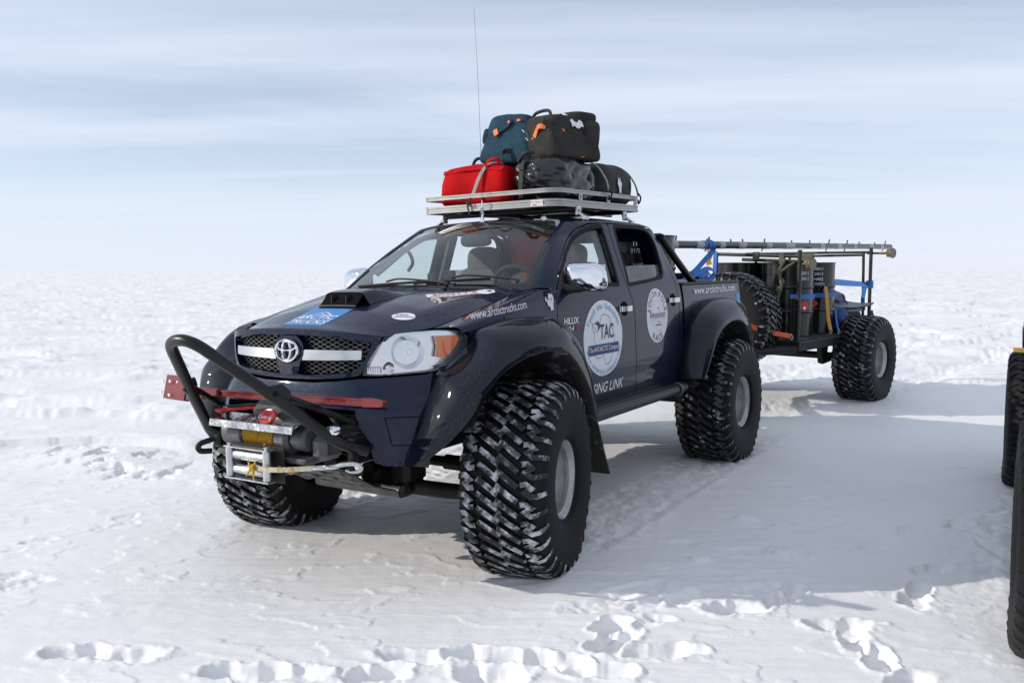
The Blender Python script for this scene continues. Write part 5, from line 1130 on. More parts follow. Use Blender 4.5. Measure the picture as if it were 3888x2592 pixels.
# ---------------------------------------------------------------- luggage and loose things on the truck (placed in the truck's own frame)
TM = truck.matrix_basis.copy()
def thing(name, label, cat, loc=(0,0,0), rot=(0,0,0), group=None, base=None):
    o = empty(name); M_ = Matrix.Translation(Vector(loc)) @ Euler(rot).to_matrix().to_4x4(); o.matrix_basis = (base @ M_) if base is not None else M_
    return prop(o, label, cat, group)
def noise3(V, f, seed): return (perlin(V[:, 0]*f+V[:, 2]*f*.7, V[:, 1]*f-V[:, 2]*f*.6, seed)+perlin(V[:, 1]*f+3.1, V[:, 2]*f, seed+1))*.5
def wrinkled(amp, f, seed, aniso=(1,1,1)):
    def g(V):
        W = V*np.array(aniso); n = noise3(W, f, seed)+.5*noise3(W, f*2.3, seed+5); rid = .5-np.abs(noise3(W, f*1.4, seed+9)); L_ = np.linalg.norm(V, axis=1)[:, None]+1e-9
        return V+V/L_*((n*.7+rid*.6)[:, None]*amp)
    return g
def bag(parent, c, d, mat, e=5, amp=.008, f=9, seed=1, rot=None, n=26, shape=None, name='body', aniso=(1,1,1)):
    w = wrinkled(amp, f, seed, aniso); fn = (lambda V: shape(w(V))) if shape else w
    b = MB(); b.add(*soft_box(c, d, e, n, rot, fn)); return b.build(name, mat, parent, True, 80)
# red holdall
t = thing('travel_bag', 'bright red fabric travel bag strapped at the front of the roof rack', 'bag', (-.175, 1.30, 2.100), (0, 0, R(3)), 'bags on the roof rack', TM)
def rs(V): V = V.copy(); V[:, 0] *= 1-.06*sstep(0, .15, V[:, 2]); V[:, 1] *= 1-.15*sstep(0, .16, V[:, 2]); V[:, 2] += .014*np.cos(V[:, 0]*9)*(V[:, 2] > 0); V[:, 1] += .012*np.cos(V[:, 0]*14)*(V[:, 1] < 0); return V
bag(t, (0, 0, .142), (.56, .40, .284), 'red_cloth', 9, .011, 6, 3, shape=rs)
b = MB(); P = [(x, -.17-.004, .262) for x in np.linspace(-.235, .235, 12)]; b.ribbon([(-.25,-.185,.245),(-.10,-.176,.262),(.1,-.176,.262),(.25,-.185,.245)], .035, (0,-.8,.6), .004); b.ribbon(bez([(.10,-.18,.268),(.13,-.19,.305),(.19,-.185,.318),(.225,-.17,.285)], 5), .03, (0,-.6,.6), .005); b.build('handle', 'red_cloth', t)
b = MB(); b.box((-.292,-.05,.10), (.004,.07,.05), rot=(0,R(12),0)); b.build('luggage_tag', 'paper_white', t)
t = thing('bungee_strap', 'frayed grey elastic strap hooked over the red bag', 'strap', (0,0,0), (0,0,0), None, TM)
b = MB(); b.ribbon(bez([(-.025,1.30,2.410),(-.055,1.16,2.392),(-.085,1.085,2.30),(-.125,1.065,2.19),(-.13,1.035,2.14)], 7), .030, (0,-1,.4), .004); b.build('band', 'strap_grey', t)
b = MB(); b.tube(bez([(-.13,1.03,2.15),(-.115,1.00,2.12),(-.13,.995,2.09),(-.15,1.01,2.12),(-.13,1.0,2.06),(-.115,.995,2.03),(-.10,1.01,2.02)], 5), .006, 6); b.build('hook', 'webbing', t)
# blue bag on top
t = thing('blue_bag', 'steel blue upright bag with orange buckle standing on the red bag', 'bag', (-.005, 1.47, 2.392), (R(-4), R(4), R(-5)), 'bags on the roof rack', TM)
def bs(V): V = V.copy(); k = V[:, 2]/.17; V[:, 0] *= 1.02-.16*k; V[:, 1] *= 1.-.10*k; V[:, 2] += .018*np.cos(V[:, 0]*7)*(V[:, 2] > 0); return V
bag(t, (0, 0, .172), (.41, .36, .345), 'blue_cloth', 10, .013, 7, 11, shape=bs)
b = MB(); b.add(*soft_box((-.205,-.10,.205), (.075,.16,.12), 4, 8, (0,R(8),R(20)), wrinkled(.005, 14, 5))); b.build('side_pocket', 'blue_cloth', t)
b = MB(); b.ribbon(bez([(-.19,-.13,.25),(-.10,-.185,.225),(-.02,-.192,.25),(.05,-.185,.30)], 6), .034, (0,-1,.1), .005); b.build('strap', 'blue_cloth', t); b = MB(); b.tube(bez([(-.19,-.12,.02),(-.245,-.15,.045),(-.28,-.16,.03),(-.31,-.15,-.01)],5), .012, 6); b.build('handle', 'blue_cloth', t)
b = MB(); b.box((-.075,-.196,.222), (.045,.008,.048), .003, rot=(0,R(-25),R(-4))); b.box((.035,-.193,.292), (.022,.006,.02), .002, rot=(0,R(-30),0)); b.box((.178,-.12,.19),(.012,.03,.02),.002); b.build('buckle_tab', 'orange_leather', t)
# charcoal bag
t = thing('backpack', 'charcoal grey backpack with orange leather tabs on top of the pile', 'backpack', (.30, 1.53, 2.418), (R(2), R(2), R(-14)), 'bags on the roof rack', TM)
def gs(V): V = V.copy(); V[:, 2] *= 1+.10*sstep(0, .3, V[:, 1]); k = V[:, 2]/.15; V[:, 0] *= 1.03-.14*k; V[:, 1] *= 1-.07*k; return V
bag(t, (0, 0, .15), (.39, .49, .31), 'charcoal_cloth', 9, .014, 7, 21, shape=gs)
b = MB(); b.add(*soft_box((.17,.15,.17), (.12,.15,.22), 4, 10, (0,R(6),0), wrinkled(.006, 12, 8))); b.add(*soft_box((.06,.13,.30), (.26,.26,.09), 3.5, 10, None, wrinkled(.006, 12, 9))); b.build('pocket', 'charcoal_cloth', t)
b = MB(); b.tube(bez([(-.10,-.16,.285),(-.07,-.14,.335),(.03,-.12,.345),(.08,-.14,.29)], 6), .012, 8); b.ribbon(bez([(-.14,-0.242,.225),(-.07,-0.250,.19),(-.05,-0.252,.13)], 5), .034, (0,-1,0), .005); b.ribbon(bez([(.15,-.30,.25),(.185,-.18,.18),(.195,-.05,.10),(.20,.02,.03)], 6), .04, (1,-.2,.2), .006); b.ribbon(bez([(-.17,-.30,.07),(-.20,-.36,.06),(-.18,-.37,.0)],5), .035, (-.6,-.6,0), .005); b.build('strap', 'webbing', t)
b = MB()
for x, z in ((-.09,.205),(-.055,.145),(-.115,.16),(-.085,.10)): b.box((x,-0.255,z), (.034,.004,.006), rot=(0,R(40),0))
b.build('buckle', 'chrome', t)
b = MB(); b.ribbon(bez([(.015,-0.253,.150),(.035,-0.255,.185),(.075,-0.267,.220),(.125,-0.247,.215)], 6), .036, (0,-1,.3), .006); b.ribbon([(.005,-0.253,.15),(.0,-0.255,.105)], .022, (0,-1,0), .004); b.build('leather_tab', 'orange_leather', t); b = MB(); b.ribbon([(.215,.02,.07),(.222,.03,.01)], .035, (1,0,0), .010); b.build('leather_tab', 'orange_leather', t); b = MB(); b.box((-.13,-.255,.285),(.03,.02,.016)); b.build('leather_tab', 'orange_leather', t); b = MB(); b.box((.185,-.15,.19),(.02,.04,.02)); b.build('leather_tab', 'orange_leather', t)
b = MB(); P = np.array([[(.10+.03*math.sin(v*3), -.06+.12*u, .318-.10*v+.01*math.sin(u*9)) for v in np.linspace(0,1,6)] for u in np.linspace(0,1,6)]); P[...,0] += .10*np.linspace(0,1,6)[None]; d_ = grid_data(P); b.add(d_[0], d_[1]); b.build('airline_tag', 'paper_white', t)
b = MB(); b.ribbon(bez([(-.185,-.235,.27),(-.192,-.243,.15),(-.18,-.235,.03)],5), .012, (-.6,-.8,0), .006); b.build('piping', 'webbing', t); b = MB(); b.ribbon(bez([(.155,-.238,.27),(.178,-.245,.15),(.172,-.24,.03)],5), .012, (.6,-.8,0), .006); b.build('piping', 'webbing', t)
# black dry-bag duffels
def duffel(name, label, loc, rz, L_, rx, rz_r, mat, amp, seed, roll_end):
    t = thing(name, label, 'duffel bag', loc, (0,0,rz), 'bags on the roof rack', TM)
    def ds(V):
        V = V.copy(); k = np.clip(-V[:, 1]/(L_/2), 0, 1)
        if roll_end: V[:, 2] *= 1-.25*sstep(.55, 1, k); V[:, 0] *= 1-.22*sstep(.45, 1, k); V[:, 2] += .03*sstep(.4, 1, k)
        V[:, 0] += .010*np.sin(V[:, 1]*22)*np.abs(V[:, 2])/rz_r; return V
    bag(t, (0,0,rz_r), (2*rx, L_, 2*rz_r), mat, 3.6, amp, 10 if roll_end else 7, seed, shape=ds, n=40, aniso=(1, .55, 1.2))
    b = MB()
    for y in (-L_*.12, L_*.25): b.ribbon([(rx*1.03*math.cos(a), y+.01*math.sin(3*a), rz_r+rz_r*1.05*math.sin(a)) for a in np.linspace(R(-60), R(190), 26)], .035, [(math.cos(a), 0, math.sin(a)) for a in np.linspace(R(-60), R(190), 26)], .004)
    b.build('strap', 'webbing', t)
    return t
t = duffel('roll_top_duffel', 'glossy black roll-top duffel behind the front rail beside the red bag', (.325, 1.43, 2.100), R(-4), .66, .205, .158, 'black_tarp', .030, 31, True)
b = MB(); b.ribbon(bez([(-.02,-.30,.30),(-.03,-.345,.25),(-.045,-.35,.13),(-.05,-.345,.02)], 6), .034, (0,-1,.1), .005); b.box((-.03,-.352,.235), (.045,.012,.05), .004); b.tube(bez([(-.10,-.29,.285),(-.02,-.33,.325),(.04,-.30,.335)],6), .016, 8); b.build('roll_strap', 'webbing', t)
b = MB(); P = bez([(.06,-.16,.325),(.17,-.12,.27),(.21,-.10,.16),(.20,-.12,.10)], 6); b.ribbon(P, .022, (1,-.2,.3), .004); b.build('tie_band', 'strap_grey', t)
t = duffel('black_duffel', 'black duffel with white print lying at the rear right of the rack', (.325, 2.10, 2.105), R(2), .66, .215, .165, 'black_cloth', .014, 41, False)
fnd = lambda a, c: np.stack([.222-.25*(np.asarray(c)-.17)**2*2.2+0*np.asarray(a), np.asarray(a, float), np.asarray(c, float)], -1)
d = Decal(fnd); d.poly([(-.10,.17),(-.085,.22),(-.07,.195),(-.055,.225),(-.045,.19),(-.02,.18),(-.03,.13),(-.025,.105),(-.06,.10),(-.07,.14)], 'white_vinyl', .006, .03); d.build('white_print', t)
t = duffel('black_duffel', 'black duffel lying on the far side of the rack behind the red bag', (-.28, 1.98, 2.105), R(3), .80, .20, .15, 'black_cloth', .014, 47, False)
for i, (y0, lab, m) in enumerate(((1.78, 'grey elastic tie-down over the two black duffels, nearer the windscreen', 'strap_grey'), (2.30, 'olive green tie-down hooked at the rear corner of the rack', 'strap_green'))):
    t = thing('tie_down', lab, 'strap', (0,0,0), (0,0,0), None, TM)
    b = MB(); P = [(.05,y0-.10,2.45),(.30,y0-.03,2.452),(.47,y0,2.41),(.560,y0+.01,2.30),(.592,y0+.01,2.20)]; b.ribbon(bez(P, 7), .028, [(.3,0,1)]*8+[(1,0,.4)]*21, .004); b.build('band', m, t)
    b = MB(); b.tube(bez([(.588,y0+.01,2.22),(.607,y0+.015,2.19),(.600,y0+.02,2.155),(.585,y0+.02,2.14),(.594,y0,2.165)], 6), .007, 6); b.build('hook', 'webbing', t)
# farm jack across the stinger bar
t = thing('farm_jack', 'red steel farm jack lying across the front behind the black bar', 'jack', (-.10, -.985, .998), (0, R(-1.5), R(-3)), None, TM)
b = MB(); b.box((.28,0,0), (1.10,.012,.028)); b.box((.28,-.004,.014),(1.10,.026,.005)); b.box((.28,-.004,-.014),(1.10,.026,.005)); b.build('beam', 'red_jack', t)
b = MB(); b.prism([(0,-.018),(.10,-.014),(.115,-.004),(.115,.010),(.02,.022),(-.02,.022),(-.02,-.018)], (.82,-.022,0), (1,0,0), (0,0,1), -.03); b.build('clamp', 'red_jack', t)
b = MB(); b.box((-.655,-.03,.02), (.27,.012,.135), .003, rot=(R(-14),0,R(-9))); b.box((-.655,.025,-.04), (.27,.11,.010), .003, rot=(R(8),0,R(-9))); b.build('base_plate', 'red_jack', t)
b = MB(); b.box((-.38,-.005,0), (.18,.04,.045), .008); b.cyl((-.40,-.05,-.02),(-.40,.05,-.02), .012, 8); b.cyl((-.31,-.04,-.02),(-.31,.04,-.02), .010, 8); b.box((-.47,.0,-.02),(.10,.04,.04),.008); b.build('jack_mechanism', 'red_jack', t)
for x, z in ((-.755,.055),(-.70,.055),(-.755,-.005),(-.69,-.02),(-.60,-.025),(-.64,.05),(-.57,.045)):
    b = MB(); yy_ = -.03-.157*(x+.655)*-1-.25*(z-.02)*-1; b.cyl((x,yy_-.0115,z),(x,yy_-.005,z), .009, 10); b.build('plate_hole', 'paper_white', t)
# drum, crate and strap in the load bed
def drum(label, loc, rz=0, base=None, group='fuel drums', marks=None, diamond=None):
    t = thing('fuel_drum', label, 'drum', loc, (0,0,rz), group, base); r = .288; H = .865
    if 'body' not in DR:
        b = MB(); pr = [(0,r-.006),(0,r+.006),(.014,r+.006),(.018,r),(.27,r),(.282,r+.010),(.298,r+.010),(.31,r),(.555,r),(.567,r+.010),(.583,r+.010),(.595,r),(H-.018,r),(H-.014,r+.007),(H,r+.007),(H,r-.008),(H-.016,r-.010)]; b.lathe(pr, (0,0,0), (0,0,1), 56); o = b.build('drum_body', 'drum_black', None, True, 30); DR['body'] = o.data; bpy.data.objects.remove(o)
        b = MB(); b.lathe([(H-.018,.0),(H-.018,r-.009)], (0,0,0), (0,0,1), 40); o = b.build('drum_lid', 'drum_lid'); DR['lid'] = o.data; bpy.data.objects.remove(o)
        b = MB(); b.cyl((.20,0,H-.02),(.20,0,H-.002), .035, 16); b.cyl((-.20,.03,H-.02),(-.20,.03,H-.004), .02, 14); o = b.build('bung', 'drum_black'); DR['bung'] = o.data; bpy.data.objects.remove(o)
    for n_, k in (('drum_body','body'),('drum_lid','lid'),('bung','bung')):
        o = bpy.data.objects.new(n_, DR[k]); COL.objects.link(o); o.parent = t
    fn = lambda a, z: np.stack([(r+.001)*np.cos(np.asarray(a)/r), (r+.001)*np.sin(np.asarray(a)/r), np.asarray(z, float)+0*np.asarray(a)], -1)
    d = Decal(fn)
    if marks:
        a0, z0, L_ = marks
        for i, s in enumerate(L_):
            if s: d.text(s, (a0*r, z0-i*.062), (1,0), (0,1), .050, 'pale_vinyl', .0015, .004, center=True)
    if d.V: d.build('drum_print', t); d = Decal(fn)
    if diamond:
        a0, z0 = diamond; s = .075; d.poly([(a0*r-s,z0),(a0*r,z0-s),(a0*r+s,z0),(a0*r,z0+s)], 'diamond_red', .0015, .03); d.poly([(a0*r-.02,z0-.03),(a0*r,z0-.045),(a0*r+.02,z0-.03),(a0*r,z0+.0)], 'white_vinyl', .003, .03)
    if d.V: d.build('hazard_label', t)
    return t
DR = {}
drum('black steel fuel drum standing in the truck bed behind the cab', (.225, 3.22, 1.057), 0, TM, 'fuel drums', (R(-72), .775, ['11/20','01/2011','','N402']))
t = thing('equipment_case', 'dark blue case in the truck bed beside the roll bar', 'case', (.42, 3.62, 1.057), (0,0,R(6)), None, TM)
b = MB(); b.box((0,0,.24), (.42,.36,.48), .02); b.build('case_body', 'tarp_blue', t); b = MB(); b.box((0,0,.505), (.45,.39,.05), .012); b.build('case_lid', 'black_plastic', t)
t = thing('tarpaulin_bundle', 'black tarpaulin bundle lying along the near rail of the load bed', 'tarpaulin', (.62, 3.42, 1.30), (0,0,0), None, TM)
b = MB(); b.add(*soft_box((0,0,.10), (.30,1.1,.26), 3.2, 20, None, wrinkled(.025, 8, 66))); b.build('bundle', 'black_tarp', t)
t = thing('ratchet_strap', 'blue ratchet strap looped on the rear end of the bed rail', 'strap', (0,0,0), (0,0,0), None, TM)
b = MB(); P = bez([(.60,3.15,1.50),(.66,3.25,1.545),(.70,3.38,1.585),(.72,3.52,1.62),(.735,3.62,1.615),(.74,3.66,1.57),(.73,3.60,1.535),(.72,3.45,1.525),(.72,3.36,1.54),(.73,3.44,1.575),(.74,3.55,1.58)], 7); b.ribbon(P, .048, (.75,-.25,.62), .003); b.build('band', 'strap_blue', t)
# ---------------------------------------------------------------- trailer: local u across, v back from the hitch
TA = math.asin(.165); HZ = gz(1.43, 7.1)
TRM = Matrix.Translation((0, 4.45, HZ)) @ Matrix.Rotation(-TA, 4, 'Z')
tr = thing('cargo_trailer', 'black single-axle cargo trailer with tubular frame hitched behind the pickup', 'trailer', (0,0,0), (0,0,0), None, TRM)
AX = 2.93
for sx in (1, -1): add_wheel(tr, (sx*.96, AX, TZ), 0 if sx > 0 else math.pi, 'tread_icy')
b = MB(); b.tube([(-.72,AX,.49),(.72,AX,.49)], .045, 12)
for sx in (1, -1): b.prism([(-.12,.70),(.12,.70),(.06,.44),(-.06,.44)], (sx*.60-.03, AX-.42, 0), (0,1,0), (0,0,1), .06); b.box((sx*.60,AX-.16,.47), (.06,.56,.05), .01, rot=(R(4),0,0)); b.box((sx*.60, AX+.3, .60), (.05,.08,.16))
b.build('axle', 'chassis_black', tr)
U, V0, V1, DZ = .79, 1.30, 3.62, .80
b = MB()
for sx in (1, -1): b.box((sx*U, (V0+V1)/2, DZ-.065), (.06, V1-V0, .11), .006)
for v in (V0, 1.9, 2.5, 3.1, V1): b.box((0, v, DZ-.066), (2*U-.06, .06, .10), .006)
for sx in (1, -1): b.tube([(sx*.78, V0, DZ-.09), (sx*.42, .62, DZ-.11), (0, .06, DZ-.11)], .045, 8)
b.box((0, .03, DZ-.10), (.10,.24,.10), .02); b.box((.02, .95, DZ-.09), (.9,.08,.08), .01); b.build('trailer_frame', 'chassis_black', tr)
for k in range(9):
    b = MB(); b.box((-.70+k*.175, (V0+V1)/2, DZ-.004), (.165, V1-V0-.02, .012)); b.build('deck_plank', 'underbody_ice', tr)
b = MB()
for k in range(46): b.box((U+.032, V0+.05+k*.048, DZ-.02), (.004, .022, .014))
o = b.build('deck_serration', 'winch_grey', tr); o['kind'] = 'stuff'
def post(u, v, z0, z1, lean=0, r=.024):
    b = MB(); b.tube([(u, v, z0), (u+lean, v, z1)], r, 10); b.build('post', 'olive_tube', tr)
post(U, V0+.03, DZ-.08, 1.80); post(U+.005, V1-.1, DZ-.08, 1.86, .0, .022); post(U-.07, V1-.1, DZ, 1.80, -.02, .018); post(-.34, V1-.05, DZ, 1.80, -.06, .018); post(-.26, V1-.05, DZ, 1.80, -.06, .018); post(-.22, V0+.03, DZ-.08, 1.78, 0, .02); post(-U, V1-.1, DZ-.08, 1.80, 0, .022)
b = MB(); b.tube([(-.20, V0+.03, 1.765), (U+.02, V0+.03, 1.728)], .021, 10); b.tube([(.10, V0+.05, 1.70), (U+.04, V0+.05, 1.672)], .020, 10); b.build('front_rail', 'olive_tube', tr)
b = MB(); b.tube([(-.95, V1-.08, 1.80), (U+.02, V1-.08, 1.800)], .017, 10); b.tube([(U-.05, V1-.08, 1.785), (U+.14, V1-.08, 1.785)], .014, 8); b.tube([(-.42, V1-.06, 1.755), (U-.1, V1-.06, 1.765)], .017, 10); b.build('rear_rail', 'olive_tube', tr)
def lamp(u, v, z):
    b = MB(); b.tube([(u-.10,v,z), (u,v,z)], .016, 8); b.box((u+.02,v,z), (.05,.07,.10), .012); b.lathe([(0,.02),(.03,.055),(.045,.064),(.06,.064),(.062,.055)], (u+.02,v,z), (.95,-.31,0), 20); l_ = b.build('work_lamp', 'brass_lamp', tr)
    b = MB(); b.lathe([(.058,0),(.060,.056)], (u+.02,v,z), (.95,-.31,0), 20); b.build('lamp_lens', 'lamp_face', l_)
lamp(U+.075, V0+.04, 1.645); lamp(U+.20, V1-.08, 1.785)
b = MB(); b.box((U+.08, V0+.05, 1.715), (.13,.06,.07), .005); b.box((U-.20,V0+.02,1.71),(.06,.03,.13),.004); b.box((.28,V0+.02,1.74),(.07,.04,.09),.004); b.build('clamp_plate', 'strap_green', tr)
b = MB()
for zt in (1.55,1.45,1.36): b.sphere((U-.21+.02*math.sin(zt*40), V0+.01, zt), .03, 10, 7, (1,1,1.3))
b.tube(bez([(U-.16,V0+.01,1.70),(U-.22,V0,1.56),(U-.19,V0,1.42),(U-.23,V0,1.25),(U-.21,V0,1.05)], 6), .018, 8); b.tube(bez([(U-.22,V0,1.55),(U-.12,V0,1.62),(U-.05,V0,1.66)],5), .014, 6); b.build('knotted_rope', 'strap_green', tr)
b = MB(); b.box((U-.05, V0+.02, 1.02), (.05,.05,.5), .01); b.box((U-.25,V0+.0,.95),(.06,.04,.40),.01); b.tube([(U-.45,V0,1.16),(U,V0,1.14)], .012, 6); b.build('stanchion', 'chassis_black', tr)
# drums on the deck
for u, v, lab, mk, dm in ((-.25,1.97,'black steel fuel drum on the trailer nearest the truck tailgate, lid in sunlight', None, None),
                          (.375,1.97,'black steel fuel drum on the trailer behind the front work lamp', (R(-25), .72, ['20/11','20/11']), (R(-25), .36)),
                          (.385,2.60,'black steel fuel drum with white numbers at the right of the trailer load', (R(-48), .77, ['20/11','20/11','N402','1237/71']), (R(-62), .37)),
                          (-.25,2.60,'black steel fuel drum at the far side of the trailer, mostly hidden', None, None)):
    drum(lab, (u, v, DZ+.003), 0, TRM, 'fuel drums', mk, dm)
# spare wheel
sp = thing('spare_wheel', 'huge knobbly spare wheel standing upright behind the truck tailgate', 'wheel', (.14, 1.02, 1.02), (0, 0, R(-90)), None, TRM)
for k, d_ in (('tyre','tyre'),('tread','tread_icy'),('rim','rim'),('hub','hub')): o = bpy.data.objects.new(k, WM[d_]); COL.objects.link(o); o.parent = sp
b = MB(); b.lathe([(.236,.001),(.236,.33),(.222,.335)], (0,0,0), (1,0,0), 40); b.build('plywood_cover', 'ply_brown', sp)
# long mast pipe
mp_t = thing('mast_pipe', 'long dark metal pipe with tape bands lying along the top of the trailer', 'pipe', (0,0,0), (0,0,0), None, TRM)
pa, pb = np.array([.07,-.30,1.845]), np.array([-.02,6.75,1.935]); pd = (pb-pa)/np.linalg.norm(pb-pa)
b = MB(); b.tube([pa+(pb-pa)*k/12 for k in range(13)], .040, 16); b.build('pipe', 'pipe_dark', mp_t)
for t_ in (.02,.10,.17,.24,.34,.42,.44,.58,.67,.76,.86,.93):
    b = MB(); c = pa+(pb-pa)*t_; w_ = .05+.05*((t_*37) % 1); b.lathe([(-w_,.0405),(-w_,.0425),(w_,.0425),(w_,.0405)], c, pd, 16); b.build('tape_band', 'pipe_tape', mp_t)
b = MB()
for t_ in (.03,.13,.21,.25,.33,.45,.53,.62,.72,.80,.90,.96):
    c = pa+(pb-pa)*t_; a_ = (t_*29) % 1; b.cyl(c, c+np.array([.03*(a_-.5), .04*(a_-.5), .065+.03*a_]), .009, 6)
    if a_ > .5: b.cyl(c, c-np.array([.02, .03, .07]), .008, 6)
b.build('step_stub', 'pipe_dark', mp_t)
b = MB(); b.lathe([(-.12,.050),(-.10,.058),(.02,.058),(.05,.045)], pa, pd, 14); b.tube(bez([pa+[0,.05,-.04], pa+[.03,.1,-.10], pa+[.06,.08,-.14]],4), .008, 6); b.build('pipe_end', 'pipe_tape', mp_t)
# straps and deck cargo
def strap(label, P, w, nrm, m, hook=True, name='cargo_strap'):
    t = thing(name, label, 'strap', (0,0,0), (0,0,0), None, TRM); b = MB(); q = bez(P, 7); b.ribbon(q, w, nrm, .004); b.build('band', m, t)
    if hook: b = MB(); b.tube([q[-1]+[0,0,.02], q[-1]+[.015,0,-.02], q[-1]+[0,0,-.045], q[-1]+[-.015,0,-.02]], .007, 6, closed=True); b.build('hook', 'steel_zinc', t)
    return t
t = strap('blue strap wrapped round the pipe and hanging down over the bed end', [(.03,.62,1.905),(.09,.66,1.87),(.075,.70,1.80),(.02,.60,1.68),(-.05,.50,1.56),(-.12,.36,1.50)], .055, (.6,-.7,.3), 'strap_blue', False)
b = MB()
for k, dv in enumerate((0,.10,.17)): c = pa+(pb-pa)*(.115+dv/7.6); b.lathe([(-.028,.041),(-.028,.047),(.028,.047),(.028,.041)], c, pd, 16)
b.build('wrap', 'strap_blue', t)
strap('pale blue strap hanging straight down at the far front of the trailer', [(-.22,1.30,1.80),(-.225,1.29,1.5),(-.22,1.29,1.2),(-.22,1.28,.9)], .05, (0,-1,0), 'strap_blue', False)
strap('yellow webbing bundle under the pipe near the blue wrap', [(-.02,.78,1.83),(.01,.76,1.76),(-.02,.77,1.70),(.0,.76,1.64)], .06, (.4,-.9,0), 'strap_yellow', False, 'webbing_bundle')
strap('yellow strap running down the drum with white numbers', [(.655,2.42,1.38),(.70,2.36,1.22),(.735,2.33,1.0),(.765,2.33,.86)], .045, (.8,-.6,.1), 'strap_yellow')
rr = .305; P = [(.385+rr*math.cos(a)+0*a, 2.60+rr*math.sin(a), DZ+.47) for a in np.linspace(R(40), R(-60), 8)]+[(.60,1.80,DZ+.46),(U-.02,V0+.06,DZ+.45)]
t = thing('cargo_strap', 'blue strap wrapped round the middle of the right-hand drum', 'strap', (0,0,0), (0,0,0), None, TRM); b = MB(); a_ = np.linspace(R(60), R(-95), 20); b.ribbon([(.385+rr*math.cos(k), 2.60+rr*math.sin(k), DZ+.485+.02*math.sin(k)) for k in a_], .055, [(math.cos(k), math.sin(k), 0) for k in a_], .004); b.build('band', 'strap_blue', t)
t = thing('cargo_strap', 'blue strap wrapped round the drum behind the front trailer post', 'strap', (0,0,0), (0,0,0), None, TRM); b = MB(); a_ = np.linspace(R(50), R(-60), 16); b.ribbon([(.375+rr*math.cos(k), 1.97+rr*math.sin(k), DZ+.47) for k in a_], .055, [(math.cos(k), math.sin(k), 0) for k in a_], .004); b.build('band', 'strap_blue', t)
strap('blue strap pulled from the far post to the rear near post of the trailer', [(-.30,V1-.06,1.47),(.10,V1-.09,1.43),(.50,V1-.11,1.40),(U-.03,V1-.12,1.385)], [.09]*8+list(np.linspace(.09,.06,14)), (.15,-1,.1), 'strap_blue', False)
t = thing('cargo_strap', 'blue strap wound round the rear near post of the trailer', 'strap', (0,0,0), (0,0,0), None, TRM); b = MB(); b.lathe([(-.05,.03),(-.05,.045),(.05,.045),(.05,.03)], (U,V1-.1,1.385), (0,0,1), 14); b.ribbon(bez([(U-.05,V1-.12,1.36),(U-.07,V1-.13,1.20),(U-.06,V1-.13,1.05)],5), .05, (0,-1,0), .006); b.ribbon(bez([(U+.03,V1-.1,1.05),(U+.06,V1-.08,.92),(U+.12,V1-.06,.80)],5), .04, (.3,-1,0), .004); b.build('band', 'strap_blue', t)
strap('narrow blue strap slanting down from the right-hand drum to the deck edge', [(.66,2.74,1.10),(.70,2.66,1.0),(.75,2.58,.90),(.79,2.52,.84)], .03, (.8,-.6,0), 'strap_blue')
strap('orange strap stretched low from the spare wheel to the trailer corner', [(.50,.62,1.02),(.58,.80,.95),(.66,1.0,.90),(.76,1.24,.855)], .05, (.5,-.85,.1), 'strap_orange')
t = thing('shovel', 'flat grey scoop shovel lying across the rear of the trailer deck', 'shovel', (.55, 3.18, 1.115), (R(4), R(4), R(-14)), None, TRM)
b = MB(); q = np.array([[(u*.34*(1-.35*max(0,w-.4)), w*.34, .03*u*u+.02*w*w) for w in np.linspace(-.5,.9,8)] for u in np.linspace(-1,1,12)]); d_ = grid_data(q); b.add(d_[0], d_[1]); b.add(d_[0]-[0,0,.01], [f[::-1] for f in d_[1]]); b.build('blade', 'grey_sheet', t)
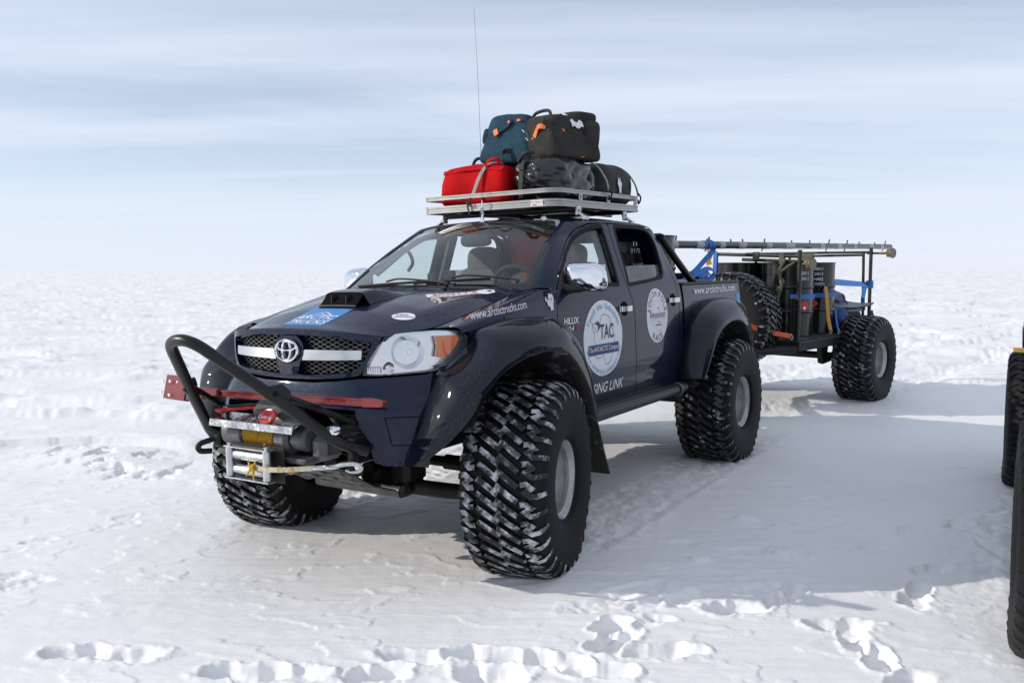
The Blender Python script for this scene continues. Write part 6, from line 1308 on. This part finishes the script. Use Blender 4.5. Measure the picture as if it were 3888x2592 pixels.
b = MB(); b.tube([(-.05,.05,.03),(-.35,-.10,.20),(-.45,-.15,.26)], .013, 8); b.tube([(.10,.0,.03),(.03,-.03,.16)], .010, 8); b.build('shaft', 'log_dark', t)
t = thing('tool_box', 'dark ribbed box under the shovel at the rear of the trailer', 'box', (.32, 3.22, DZ+.003), (0,0,0), None, TRM)
b = MB(); b.box((0,0,.12), (.80,.50,.24), .03)
for k in range(3): b.box((0,-.256,.06+k*.06), (.74,.012,.02), .004)
b.build('box_body', 'log_dark', t); b = MB(); b.box((0,0,.26), (.82,.52,.05), .015); b.build('box_lid', 'grey_sheet', t)
t = thing('tarpaulin', 'crumpled blue tarpaulin beside the right-hand drum on the trailer', 'tarpaulin', (.66, 2.86, DZ+.003), (0,0,0), None, TRM)
b = MB(); b.add(*soft_box((0,0,.15), (.20,.22,.30), 2.6, 12, None, wrinkled(.03, 9, 71))); b.build('cloth', 'tarp_blue', t)
t = thing('cloth_bundle', 'pale violet cloth bundle behind the right-hand drum', 'cloth', (.30, 3.40, 1.10), (0,0,0), None, TRM); b = MB(); b.add(*soft_box((0,0,.09), (.42,.22,.20), 2.6, 12, None, wrinkled(.03, 9, 74))); b.build('cloth', 'bundle_violet', t)
# ---------------------------------------------------------------- the next vehicle, only its near tyres in frame
nt = copy_tree(truck); nt.name = 'pickup_truck'; nt.matrix_basis = Matrix.Translation((NX, NY, 0.)) @ Matrix.Rotation(.05, 4, 'Z')
for ch in nt.children:
    if ch.name.startswith('wheel') and not ch.name.startswith('wheel_flare') and abs(ch.location.y) < 1: ch.rotation_euler = (0, 0, 0 if ch.location.x > 0 else math.pi)
for w_ in nt.children:
    for ch in w_.children:
        if ch.data in (WM['tread_snow'], WM['tread_icy']): ch.data = WM['tread_dark']
nt['label'] = 'neighbouring truck at the right edge with only its two tyres showing'
t = thing('wooden_batten', 'yellow wooden batten poking in at the right edge above the neighbouring tyre', 'batten', (3.147, 2.45, 1.09), (0, R(1), R(4)))
b = MB(); b.box((.45,0,0), (.90,.03,.03), .003); b.build('wood', 'wood_yellow', t)
